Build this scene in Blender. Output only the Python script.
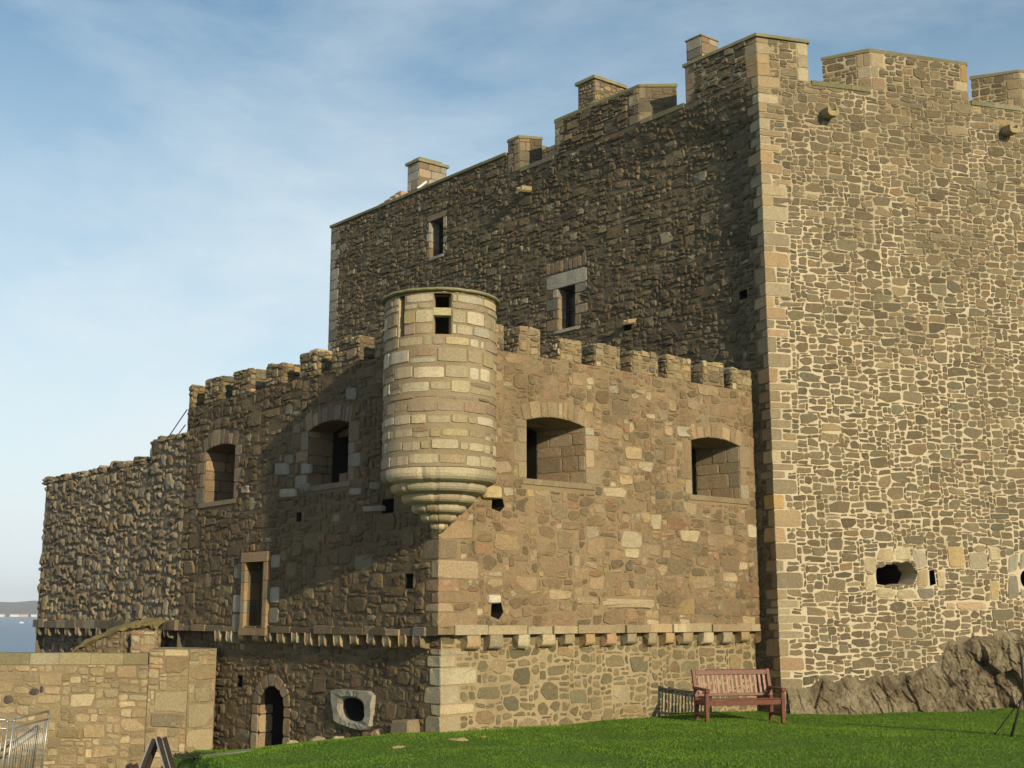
import bpy, bmesh, math, random
import numpy as np
from mathutils import Vector, Matrix
from mathutils.geometry import tessellate_polygon

for o in list(bpy.data.objects):
    bpy.data.objects.remove(o)
scene = bpy.context.scene
COL = scene.collection
R = math.radians

# ------------------------------------------------------------------ camera
F, HZ, ZC = 1240.0, 613.0, 2.1
PIT = math.atan((HZ - 384) / F)
CP, SP = math.cos(PIT), math.sin(PIT)
cam = bpy.data.cameras.new('camera')
cam.sensor_width = 36
cam.lens = F / 1024 * 36
cam.clip_start = 0.1
cam.clip_end = 30000
camo = bpy.data.objects.new('camera', cam)
COL.objects.link(camo)
camo.location = (0, 0, ZC)
camo.rotation_euler = (R(90) + PIT, 0, 0)
scene.camera = camo

# ------------------------------------------------------------------ sun, sky, exposure
SUN_B, SUN_EL = 30.3, 18.5           # degrees from -Y towards +X, elevation
sun_to = Vector((math.sin(R(SUN_B)) * math.cos(R(SUN_EL)), -math.cos(R(SUN_B)) * math.cos(R(SUN_EL)), math.sin(R(SUN_EL))))
sl = bpy.data.lights.new('sun', 'SUN')
sl.energy = 5.0
sl.angle = R(0.5)
sl.color = (1.0, 0.84, 0.585)
so = bpy.data.objects.new('sun', sl)
COL.objects.link(so)
so.rotation_euler = sun_to.to_track_quat('Z', 'Y').to_euler()
so.location = (20, -40, 30)

world = bpy.data.worlds.new('World')
scene.world = world
world.use_nodes = True
wn, wl = world.node_tree.nodes, world.node_tree.links
wn.clear()
wout = wn.new('ShaderNodeOutputWorld')
wbg = wn.new('ShaderNodeBackground')
sky = wn.new('ShaderNodeTexSky')
sky.sky_type = 'NISHITA'
sky.sun_disc = False
sky.sun_elevation = R(SUN_EL)
sky.sun_rotation = R(180 - SUN_B)
sky.altitude = 20
sky.air_density = 1.0
sky.dust_density = 0.3
sky.ozone_density = 1.3
wbg.inputs['Strength'].default_value = 0.115
# thin cirrus: streaked noise over the direction of the sky
tc = wn.new('ShaderNodeTexCoord')
mp = wn.new('ShaderNodeMapping')
mp.inputs['Rotation'].default_value = (0.25, 0.15, 0.6)
mp.inputs['Scale'].default_value = (1.3, 0.9, 3.6)
wl.new(tc.outputs['Generated'], mp.inputs['Vector'])
n1 = wn.new('ShaderNodeTexNoise')
n1.inputs['Scale'].default_value = 1.7
n1.inputs['Detail'].default_value = 9
n1.inputs['Roughness'].default_value = 0.6
n1.inputs['Distortion'].default_value = 0.35
wl.new(mp.outputs[0], n1.inputs['Vector'])
cr = wn.new('ShaderNodeValToRGB')
cr.color_ramp.elements[0].position = 0.40
cr.color_ramp.elements[0].color = (0, 0, 0, 1)
cr.color_ramp.elements[1].position = 0.80
cr.color_ramp.elements[1].color = (0.62, 0.62, 0.62, 1)
wl.new(n1.outputs['Fac'], cr.inputs[0])
# a milky veil thickening towards the horizon
sx = wn.new('ShaderNodeSeparateXYZ')
wl.new(tc.outputs['Generated'], sx.inputs[0])
mr = wn.new('ShaderNodeMapRange')
mr.inputs['From Min'].default_value = 0.0
mr.inputs['From Max'].default_value = 0.50
mr.inputs['To Min'].default_value = 0.92
mr.inputs['To Max'].default_value = 0.0
wl.new(sx.outputs['Z'], mr.inputs['Value'])
ad = wn.new('ShaderNodeMath')
ad.operation = 'ADD'
ad.use_clamp = True
wl.new(cr.outputs[0], ad.inputs[0])
wl.new(mr.outputs[0], ad.inputs[1])
mxs = wn.new('ShaderNodeMix')
mxs.data_type = 'RGBA'
wl.new(ad.outputs[0], mxs.inputs['Factor'])
hsv = wn.new('ShaderNodeHueSaturation')
hsv.inputs['Hue'].default_value = 0.488
hsv.inputs['Saturation'].default_value = 1.22
hsv.inputs['Value'].default_value = 1.10
wl.new(sky.outputs[0], hsv.inputs['Color'])
wl.new(hsv.outputs[0], mxs.inputs['A'])
mxs.inputs['B'].default_value = (7.2, 7.95, 8.25, 1)
wl.new(mxs.outputs['Result'], wbg.inputs['Color'])
wl.new(wbg.outputs[0], wout.inputs['Surface'])

vs = scene.view_settings
scene.display_settings.display_device = 'sRGB'
vs.view_transform = 'Standard'
vs.look = 'None'
vs.exposure = 0.0
vs.gamma = 1
vs.use_curve_mapping = False

# ------------------------------------------------------------------ measuring helpers
def ray(x, y):
    a, b = (x - 512) / F, (384 - y) / F
    return a, CP - b * SP, SP + b * CP

def at(x, y, Y):
    r = ray(x, y)
    k = Y / r[1]
    return Vector((r[0] * k, Y, r[2] * k + ZC))

class Plane:
    """vertical plane: origin, direction along, outward normal"""
    def __init__(self, o, d, n=None):
        self.o = Vector((o[0], o[1]))
        self.d = Vector((d[0], d[1])).normalized()
        self.n = Vector(n) if n is not None else Vector((self.d.y, -self.d.x))
    def P(self, u, z, h=0.0):
        return (self.o.x + self.d.x * u + self.n.x * h, self.o.y + self.d.y * u + self.n.y * h, z)
    def px(self, x, y):
        r = ray(x, y)
        k = self.o.dot(self.n) / (r[0] * self.n.x + r[1] * self.n.y)
        q = Vector((r[0] * k, r[1] * k)) - self.o
        return q.dot(self.d), r[2] * k + ZC
    def off(self, h, u=0.0):
        return Plane(self.o + self.n * h + self.d * u, self.d, self.n)
    def side(self, u, sign, h=0.0):
        """plane across this one at u; runs inward, faces along sign*d"""
        o = self.o + self.d * u + self.n * h
        return Plane(o, -self.n, self.d * sign)
    def back(self, t):
        return Plane(self.o - self.n * t, self.d, -self.n)

def azd(a):
    return Vector((math.sin(R(a)), math.cos(R(a))))

c = at(437, 732, 23.06)
C1 = Vector((c.x, c.y))
P1 = Plane(C1, azd(51))                                  # sunlit face of the low gun bastion
d2 = azd(-40.5)
P2 = Plane(C1, d2, (-d2.y, d2.x))                        # its raked face
u_, z_ = P1.px(757, 640)
E2 = Vector(P1.P(u_, 0)[:2])
d4 = azd(-41.3)
# tower corner: on the line through E2 along d4 where it meets pixel column 781
rr = ray(781, 680)
rr = rr[0] / rr[1]
t_ = (rr * E2.y - E2.x) / (-d4.x + rr * d4.y)
C3 = E2 - d4 * t_
P4 = Plane(C3, d4, (-d4.y, d4.x))
P3 = Plane(C3, azd(74.5))
P1LEN = u_ + 0.35

class Hollow(Plane):  # dish added to drop the strip behind the corner into shade
    """the raked face is dished inwards just behind its proud corner stones"""
    def P(self, u, z, h=0.0):
        k = max(0.0, u) / 2.2
        dz = min(1.0, max(0.0, (14.75 - z) / 0.9))
        return Plane.P(self, u, z, h - 0.30 * k * math.exp(1 - k) * dz)
P4H = Hollow(C3, d4, (-d4.y, d4.x))

# ------------------------------------------------------------------ materials
def new_mat(name):
    m = bpy.data.materials.new(name)
    m.use_nodes = True
    nt = m.node_tree
    nt.nodes.clear()
    out = nt.nodes.new('ShaderNodeOutputMaterial')
    bs = nt.nodes.new('ShaderNodeBsdfPrincipled')
    nt.links.new(bs.outputs[0], out.inputs[0])
    bs.inputs['Roughness'].default_value = 0.9
    bs.inputs['Specular IOR Level'].default_value = 0.25
    return m, nt, bs

def noise(nt, scale, detail=5, rough=0.6, coord=None, dist=0.0):
    n = nt.nodes.new('ShaderNodeTexNoise')
    n.inputs['Scale'].default_value = scale
    n.inputs['Detail'].default_value = detail
    n.inputs['Roughness'].default_value = rough
    n.inputs['Distortion'].default_value = dist
    if coord is not None:
        nt.links.new(coord, n.inputs['Vector'])
    return n.outputs['Fac']

def ramp(nt, fac, stops):
    r = nt.nodes.new('ShaderNodeValToRGB')
    e = r.color_ramp.elements
    while len(e) < len(stops):
        e.new(0.5)
    for k, (p, cc) in enumerate(stops):
        e[k].position = p
        e[k].color = (cc[0], cc[1], cc[2], 1) if hasattr(cc, '__len__') else (cc, cc, cc, 1)
    nt.links.new(fac, r.inputs[0])
    return r.outputs[0]

def mixc(nt, fac, a, b, mode='MIX'):
    m = nt.nodes.new('ShaderNodeMix')
    m.data_type = 'RGBA'
    m.blend_type = mode
    for key, v in (('Factor', fac), ('A', a), ('B', b)):
        if hasattr(v, 'node'):
            nt.links.new(v, m.inputs[key])
        elif key == 'Factor':
            m.inputs[key].default_value = v
        else:
            m.inputs[key].default_value = (v[0], v[1], v[2], 1)
    return m.outputs['Result']

def bump(nt, bs, h, strength, dist):
    b = nt.nodes.new('ShaderNodeBump')
    b.inputs['Strength'].default_value = strength
    b.inputs['Distance'].default_value = dist
    nt.links.new(h, b.inputs['Height'])
    nt.links.new(b.outputs[0], bs.inputs['Normal'])

def objco(nt):
    t = nt.nodes.new('ShaderNodeTexCoord')
    return t.outputs['Object']

def stone_mat(name, lichen=(0.42, 0.38, 0.26), lich_amt=0.5, dark=(0.05, 0.042, 0.03), dark_amt=0.5, bs_=0.5, bd=0.02, pink=0.0):
    m, nt, bs = new_mat(name)
    co = objco(nt)
    at_ = nt.nodes.new('ShaderNodeAttribute')
    at_.attribute_name = 'col'
    fine = noise(nt, 26, 6, 0.7, co)
    mid = noise(nt, 5.5, 5, 0.65, co, 0.6)
    big = noise(nt, 0.55, 5, 0.6, co, 0.8)
    v = ramp(nt, fine, [(0.25, 0.62), (0.75, 1.35)])
    c0 = mixc(nt, 1.0, at_.outputs['Color'], v, 'MULTIPLY')
    f1 = ramp(nt, mid, [(0.56, 0.0), (0.74, lich_amt)])
    c1 = mixc(nt, f1, c0, lichen)
    f2 = ramp(nt, big, [(0.50, 0.0), (0.72, dark_amt)])
    c2 = mixc(nt, f2, c1, dark)
    # run-off streaks down the wall and patches of pinker stone
    mpn = nt.nodes.new('ShaderNodeMapping')
    mpn.inputs['Scale'].default_value = (1.5, 1.5, 0.16)
    nt.links.new(co, mpn.inputs['Vector'])
    stq = noise(nt, 1.6, 6, 0.65, mpn.outputs[0], 0.3)
    c2 = mixc(nt, ramp(nt, stq, [(0.52, 0.0), (0.70, 0.34)]), c2, dark)
    pk = noise(nt, 0.9, 4, 0.6, co, 1.2)
    c2 = mixc(nt, ramp(nt, pk, [(0.56, 0.0), (0.70, pink)]), c2, (0.33, 0.215, 0.13))
    nt.links.new(c2, bs.inputs['Base Color'])
    hh = nt.nodes.new('ShaderNodeMath')
    hh.operation = 'ADD'
    nt.links.new(fine, hh.inputs[0])
    nt.links.new(mid, hh.inputs[1])
    bump(nt, bs, hh.outputs[0], bs_, bd)
    return m

M = {}
M['grey_rubble'] = stone_mat('grey_rubble_stone', (0.36, 0.31, 0.20), 0.30, (0.12, 0.10, 0.06), 0.25, 0.45, 0.015)
M['brown_rubble'] = stone_mat('brown_rubble_stone', (0.42, 0.36, 0.24), 0.32, (0.13, 0.095, 0.055), 0.4, 0.6, 0.02, 0.45)
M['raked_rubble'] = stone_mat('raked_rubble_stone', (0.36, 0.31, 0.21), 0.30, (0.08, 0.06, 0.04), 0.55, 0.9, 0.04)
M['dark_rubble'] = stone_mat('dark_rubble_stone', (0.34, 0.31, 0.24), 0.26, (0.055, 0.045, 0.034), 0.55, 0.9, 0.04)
M['dressed'] = stone_mat('dressed_sandstone', (0.50, 0.44, 0.30), 0.30, (0.18, 0.135, 0.07), 0.35, 0.4, 0.012)
M['turret'] = stone_mat('turret_sandstone', (0.50, 0.44, 0.27), 0.28, (0.20, 0.16, 0.09), 0.3, 0.45, 0.014, 0.25)
M['yard'] = stone_mat('yard_wall_sandstone', (0.44, 0.38, 0.22), 0.4, (0.20, 0.155, 0.075), 0.5, 0.6, 0.02)
M['coping'] = stone_mat('mossy_coping_stone', (0.15, 0.15, 0.045), 0.85, (0.09, 0.085, 0.035), 0.5, 0.6, 0.02)

def mortar_mat(name, a, b, lo=0.42, hi=0.62, scale=0.7, bs_=0.5, zfade=None):
    m, nt, bs = new_mat(name)
    co = objco(nt)
    n = noise(nt, scale, 6, 0.62, co, 0.7)
    fine = noise(nt, 34, 5, 0.7, co)
    f = ramp(nt, n, [(lo, 0.0), (hi, 1.0)])
    if zfade:                                   # older, browner pointing higher up the wall
        s = nt.nodes.new('ShaderNodeSeparateXYZ')
        nt.links.new(co, s.inputs[0])
        k = nt.nodes.new('ShaderNodeMapRange')
        k.inputs['From Min'].default_value, k.inputs['From Max'].default_value = zfade
        nt.links.new(s.outputs['Z'], k.inputs['Value'])
        q = nt.nodes.new('ShaderNodeMath')
        q.operation = 'MULTIPLY_ADD'
        nt.links.new(k.outputs[0], q.inputs[0])
        q.inputs[1].default_value = 0.22
        nt.links.new(n, q.inputs[2])
        f = ramp(nt, q.outputs[0], [(lo, 0.0), (hi, 1.0)])
    c0 = mixc(nt, f, [0.80 * q for q in a], [0.80 * q for q in b])
    v = ramp(nt, fine, [(0.25, 0.7), (0.75, 1.2)])
    nt.links.new(mixc(nt, 1.0, c0, v, 'MULTIPLY'), bs.inputs['Base Color'])
    bump(nt, bs, fine, bs_, 0.015)
    return m

M['pale_mortar'] = mortar_mat('pale_lime_mortar', (0.64, 0.54, 0.365), (0.33, 0.27, 0.16), 0.50, 0.76, 0.6, 0.5, (7.0, 14.5))
M['tan_mortar'] = mortar_mat('tan_mortar', (0.315, 0.232, 0.128), (0.22, 0.158, 0.087))
M['low_mortar'] = mortar_mat('warm_mortar', (0.43, 0.34, 0.195), (0.33, 0.255, 0.14))
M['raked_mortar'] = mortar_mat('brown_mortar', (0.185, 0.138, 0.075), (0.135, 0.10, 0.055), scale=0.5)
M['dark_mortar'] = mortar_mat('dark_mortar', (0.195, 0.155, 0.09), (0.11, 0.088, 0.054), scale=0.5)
M['turret_mortar'] = mortar_mat('turret_mortar', (0.36, 0.285, 0.17), (0.29, 0.225, 0.13))
M['curt_mortar'] = mortar_mat('grey_mortar', (0.25, 0.205, 0.14), (0.18, 0.145, 0.10), scale=0.6)
M['yard_mortar'] = mortar_mat('yellow_mortar', (0.355, 0.275, 0.155), (0.26, 0.20, 0.115))
M['inside'] = mortar_mat('shade_black_interior', (0.03, 0.025, 0.02), (0.02, 0.017, 0.013))  # near-black base colour stands in for the shade inside the openings

def plain_mat(name, a, b, scale=8, rough=0.7, metal=0.0, bs_=0.2, stretch=None):
    m, nt, bs = new_mat(name)
    co = objco(nt)
    if stretch:
        mpn = nt.nodes.new('ShaderNodeMapping')
        mpn.inputs['Scale'].default_value = stretch
        nt.links.new(co, mpn.inputs['Vector'])
        co = mpn.outputs[0]
    n = noise(nt, scale, 6, 0.65, co)
    nt.links.new(ramp(nt, n, [(0.3, a), (0.7, b)]), bs.inputs['Base Color'])
    bs.inputs['Roughness'].default_value = rough
    bs.inputs['Metallic'].default_value = metal
    bump(nt, bs, n, bs_, 0.005)
    return m

M['red_wood'] = plain_mat('red_stained_wood', (0.085, 0.027, 0.017), (0.17, 0.056, 0.032), 14, 0.45, 0, 0.3)
M['pale_wood'] = plain_mat('weathered_slat_wood', (0.23, 0.11, 0.08), (0.40, 0.26, 0.19), 9, 0.6, 0, 0.3)
M['dark_wood'] = plain_mat('dark_brown_wood', (0.02, 0.016, 0.014), (0.045, 0.035, 0.03), 10, 0.7)
M['steel'] = plain_mat('galvanised_steel', (0.30, 0.31, 0.30), (0.48, 0.49, 0.47), 20, 0.45, 0.7)
M['black_metal'] = plain_mat('black_painted_metal', (0.012, 0.012, 0.013), (0.03, 0.03, 0.03), 20, 0.5)
M['green_metal'] = plain_mat('green_painted_metal', (0.14, 0.18, 0.10), (0.2, 0.24, 0.14), 20, 0.5)
M['lead'] = plain_mat('white_flashing', (0.62, 0.62, 0.60), (0.75, 0.75, 0.72), 6, 0.4)
M['white'] = plain_mat('white_paint', (0.68, 0.66, 0.62), (0.8, 0.78, 0.74), 0.3, 0.6)
M['slate'] = plain_mat('slate_roof', (0.10, 0.095, 0.10), (0.16, 0.14, 0.14), 0.4, 0.7)
M['pinkwall'] = plain_mat('pink_render', (0.55, 0.42, 0.36), (0.62, 0.48, 0.40), 0.3, 0.8)

# ------------------------------------------------------------------ mesh helpers
class MB:
    def __init__(self):
        self.v, self.f, self.c, self.m, self.sm = [], [], [], [], []
    def vert(self, p):
        self.v.append(p)
        return len(self.v) - 1
    def face(self, idx, col=(0.5, 0.5, 0.5), m=0, smooth=False):
        self.f.append(idx)
        self.c.append(col)
        self.m.append(m)
        self.sm.append(smooth)
    def poly(self, pts, col=(0.5, 0.5, 0.5), m=0, smooth=False):
        b = len(self.v)
        self.v.extend(tuple(p) for p in pts)
        self.face(tuple(range(b, b + len(pts))), col, m, smooth)
    def hexa(self, q, col=(0.5, 0.5, 0.5), m=0):
        """8 corners: 4 below then 4 above, same winding"""
        b = len(self.v)
        self.v.extend(tuple(p) for p in q)
        for f in ((3, 2, 1, 0), (4, 5, 6, 7), (0, 1, 5, 4), (1, 2, 6, 5), (2, 3, 7, 6), (3, 0, 4, 7)):
            self.face(tuple(b + k for k in f), col, m)
    def box(self, x0, x1, y0, y1, z0, z1, col=(0.5, 0.5, 0.5), m=0):
        self.hexa([(x0, y0, z0), (x1, y0, z0), (x1, y1, z0), (x0, y1, z0), (x0, y0, z1), (x1, y0, z1), (x1, y1, z1), (x0, y1, z1)], col, m)
    def bar(self, p, q, r, r2=None, n=8, col=(0.5, 0.5, 0.5), m=0):
        p, q = Vector(p), Vector(q)
        r2 = r if r2 is None else r2
        ax = (q - p).normalized()
        e = ax.orthogonal().normalized()
        g = ax.cross(e)
        b = len(self.v)
        for s, rad in ((p, r), (q, r2)):
            for k in range(n):
                a = 2 * math.pi * k / n
                self.v.append(tuple(s + (e * math.cos(a) + g * math.sin(a)) * rad))
        for k in range(n):
            k2 = (k + 1) % n
            self.face((b + k, b + k2, b + n + k2, b + n + k), col, m, True)
        self.face(tuple(b + k for k in range(n - 1, -1, -1)), col, m)
        self.face(tuple(b + n + k for k in range(n)), col, m)
    def beam(self, p, q, w, t, up=(0, 0, 1), col=(0.5, 0.5, 0.5), m=0):
        """rectangular bar from p to q, w across, t along up"""
        p, q, up = Vector(p), Vector(q), Vector(up)
        ax = (q - p).normalized()
        sd = ax.cross(up).normalized() * (w / 2)
        uu = sd.cross(ax).normalized() * (t / 2)
        self.hexa([p - sd - uu, p + sd - uu, q + sd - uu, q - sd - uu, p - sd + uu, p + sd + uu, q + sd + uu, q - sd + uu], col, m)
    def build(self, name, mats, parent=None, bevel=0.0):
        me = bpy.data.meshes.new(name)
        off = Vector((0, 0, 0))
        if parent is not None:
            off = world_loc(parent)
        vv = np.array(self.v, dtype=np.float64) - np.array(off)
        me.from_pydata(vv.tolist(), [], self.f)
        mats = mats if isinstance(mats, (list, tuple)) else [mats]
        for mm in mats:
            me.materials.append(mm)
        me.polygons.foreach_set('material_index', self.m)
        me.polygons.foreach_set('use_smooth', self.sm)
        a = me.attributes.new('col', 'FLOAT_COLOR', 'CORNER')
        cnt = np.array([len(f) for f in self.f])
        cc = np.array([(x[0], x[1], x[2], 1.0) for x in self.c], dtype=np.float32)
        a.data.foreach_set('color', np.repeat(cc, cnt, axis=0).ravel())
        me.update()
        o = bpy.data.objects.new(name, me)
        COL.objects.link(o)
        if parent is not None:
            o.parent = parent
        if bevel > 0:
            bm = bmesh.new()
            bm.from_mesh(me)
            bmesh.ops.remove_doubles(bm, verts=bm.verts, dist=1e-5)
            bmesh.ops.bevel(bm, geom=bm.edges[:], offset=bevel, segments=1, affect='EDGES', clamp_overlap=True)
            bm.to_mesh(me)
            bm.free()
        return o

def world_loc(o):
    l = Vector(o.location)
    while o.parent is not None:
        o = o.parent
        l = l + Vector(o.location)
    return l

def tag(o, label=None, cat=None, group=None, kind=None):
    if label: o['label'] = label
    if cat: o['category'] = cat
    if group: o['group'] = group
    if kind: o['kind'] = kind
    return o

def thing(name, loc, label, cat, group=None):
    o = bpy.data.objects.new(name, None)
    o.empty_display_size = 0.3
    o.location = loc
    COL.objects.link(o)
    return tag(o, label, cat, group)

def copy_part(o, parent, loc=None):
    cpy = o.copy()
    COL.objects.link(cpy)
    cpy.parent = parent
    if loc is not None:
        cpy.location = loc
    for ch in [x for x in bpy.data.objects if x.parent == o]:
        copy_part(ch, cpy)
    return cpy

# ------------------------------------------------------------------ masonry
def clip(poly, a, b, cc):
    """keep a*u+b*z<=cc"""
    out = []
    n = len(poly)
    for i in range(n):
        p, q = poly[i], poly[(i + 1) % n]
        dp = a * p[0] + b * p[1] - cc
        dq = a * q[0] + b * q[1] - cc
        if dp <= 0:
            out.append(p)
        if (dp < 0 < dq) or (dq < 0 < dp):
            t = dp / (dp - dq)
            out.append((p[0] + (q[0] - p[0]) * t, p[1] + (q[1] - p[1]) * t))
    return out

def area(p):
    return 0.5 * sum(p[i][0] * p[(i + 1) % len(p)][1] - p[(i + 1) % len(p)][0] * p[i][1] for i in range(len(p)))

def ccw(p):
    p = [tuple(q) for q in p]
    return p if area(p) > 0 else p[::-1]

def edges_out(poly):
    """outward half planes (a,b,c) of a ccw polygon"""
    r = []
    n = len(poly)
    for i in range(n):
        (x0, y0), (x1, y1) = poly[i], poly[(i + 1) % n]
        a, b = y1 - y0, -(x1 - x0)
        L = math.hypot(a, b)
        if L < 1e-6:
            continue
        a, b = a / L, b / L
        r.append((a, b, a * x0 + b * y0))
    return r

def pick(rng, pal):
    t = rng.random() * sum(w for _, w in pal)
    for cc, w in pal:
        t -= w
        if t <= 0:
            break
    k = 0.80 * rng.uniform(0.78, 1.22)
    j = rng.uniform(-0.05, 0.05)
    return (cc[0] * k * (1 + j), cc[1] * k, cc[2] * k * (1 - j))

def add_stone(mb, pl, poly, h, rng, col, bev=0.015, tilt=0.0, rag=0.0, cut=0.2, m=0, bulge=0.0, base=-0.02):
    n = len(poly)
    q = []
    if cut > 0:
        for i in range(n):
            p, r = poly[i], poly[(i + 1) % n]
            L = math.hypot(r[0] - p[0], r[1] - p[1])
            k = min(cut, 0.03 / max(L, 1e-4) + 0.05) if cut < 0.3 else cut
            q.append((p[0] + (r[0] - p[0]) * k, p[1] + (r[1] - p[1]) * k))
            q.append((p[0] + (r[0] - p[0]) * (1 - k), p[1] + (r[1] - p[1]) * (1 - k)))
    else:
        q = list(poly)
    if rag > 0:
        q = [(x + rng.uniform(-rag, rag), y + rng.uniform(-rag, rag)) for x, y in q]
    n = len(q)
    cu = sum(p[0] for p in q) / n
    cz = sum(p[1] for p in q) / n
    rad = max(1e-3, min(max(abs(p[0] - cu) for p in q), max(abs(p[1] - cz) for p in q)))
    k1 = max(0.5, 1 - 0.35 * bev / rad)
    k2 = max(0.3, 1 - 1.3 * bev / rad)
    tu, tz = rng.uniform(-tilt, tilt), rng.uniform(-tilt, tilt)
    P = pl.P
    b = len(mb.v)
    for x, y in q:
        mb.v.append(P(x, y, base))
    for x, y in q:
        x, y = cu + (x - cu) * k1, cz + (y - cz) * k1
        mb.v.append(P(x, y, h * 0.62 + tu * (x - cu) + tz * (y - cz)))
    rj = rag * 1.2
    for x, y in q:
        x, y = cu + (x - cu) * k2, cz + (y - cz) * k2
        mb.v.append(P(x, y, h + tu * (x - cu) + tz * (y - cz) + rng.uniform(-rj, rj)))
    mb.v.append(P(cu, cz, h + bulge + rng.uniform(-rj, rj)))
    for i in range(n):
        j = (i + 1) % n
        mb.face((b + i, b + j, b + n + j, b + n + i), col, m)
        mb.face((b + n + i, b + n + j, b + 2 * n + j, b + 2 * n + i), col, m)
        mb.face((b + 2 * n + i, b + 2 * n + j, b + 3 * n), col, m)

def warp_field(rng, amp):
    ph = [rng.uniform(0, 6.28) for _ in range(12)]
    fr = [rng.uniform(0.8, 1.25) for _ in range(12)]
    def W(u, z):
        du = dz = 0.0
        for k, (f, a) in enumerate(((2.1, 0.5), (5.3, 0.7), (11.0, 0.6))):
            du += a * math.sin(f * fr[k] * u + 0.8 * f * z + ph[k]) * math.cos(0.7 * f * fr[k + 3] * z - 0.5 * f * u + ph[k + 3])
            dz += a * math.sin(0.8 * f * fr[k + 6] * u - 0.5 * f * z + ph[k + 6]) * math.cos(f * fr[k + 9] * z + 0.3 * f * u + ph[k + 9])
        return u + amp * du, z + amp * dz * 0.8
    return W

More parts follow.
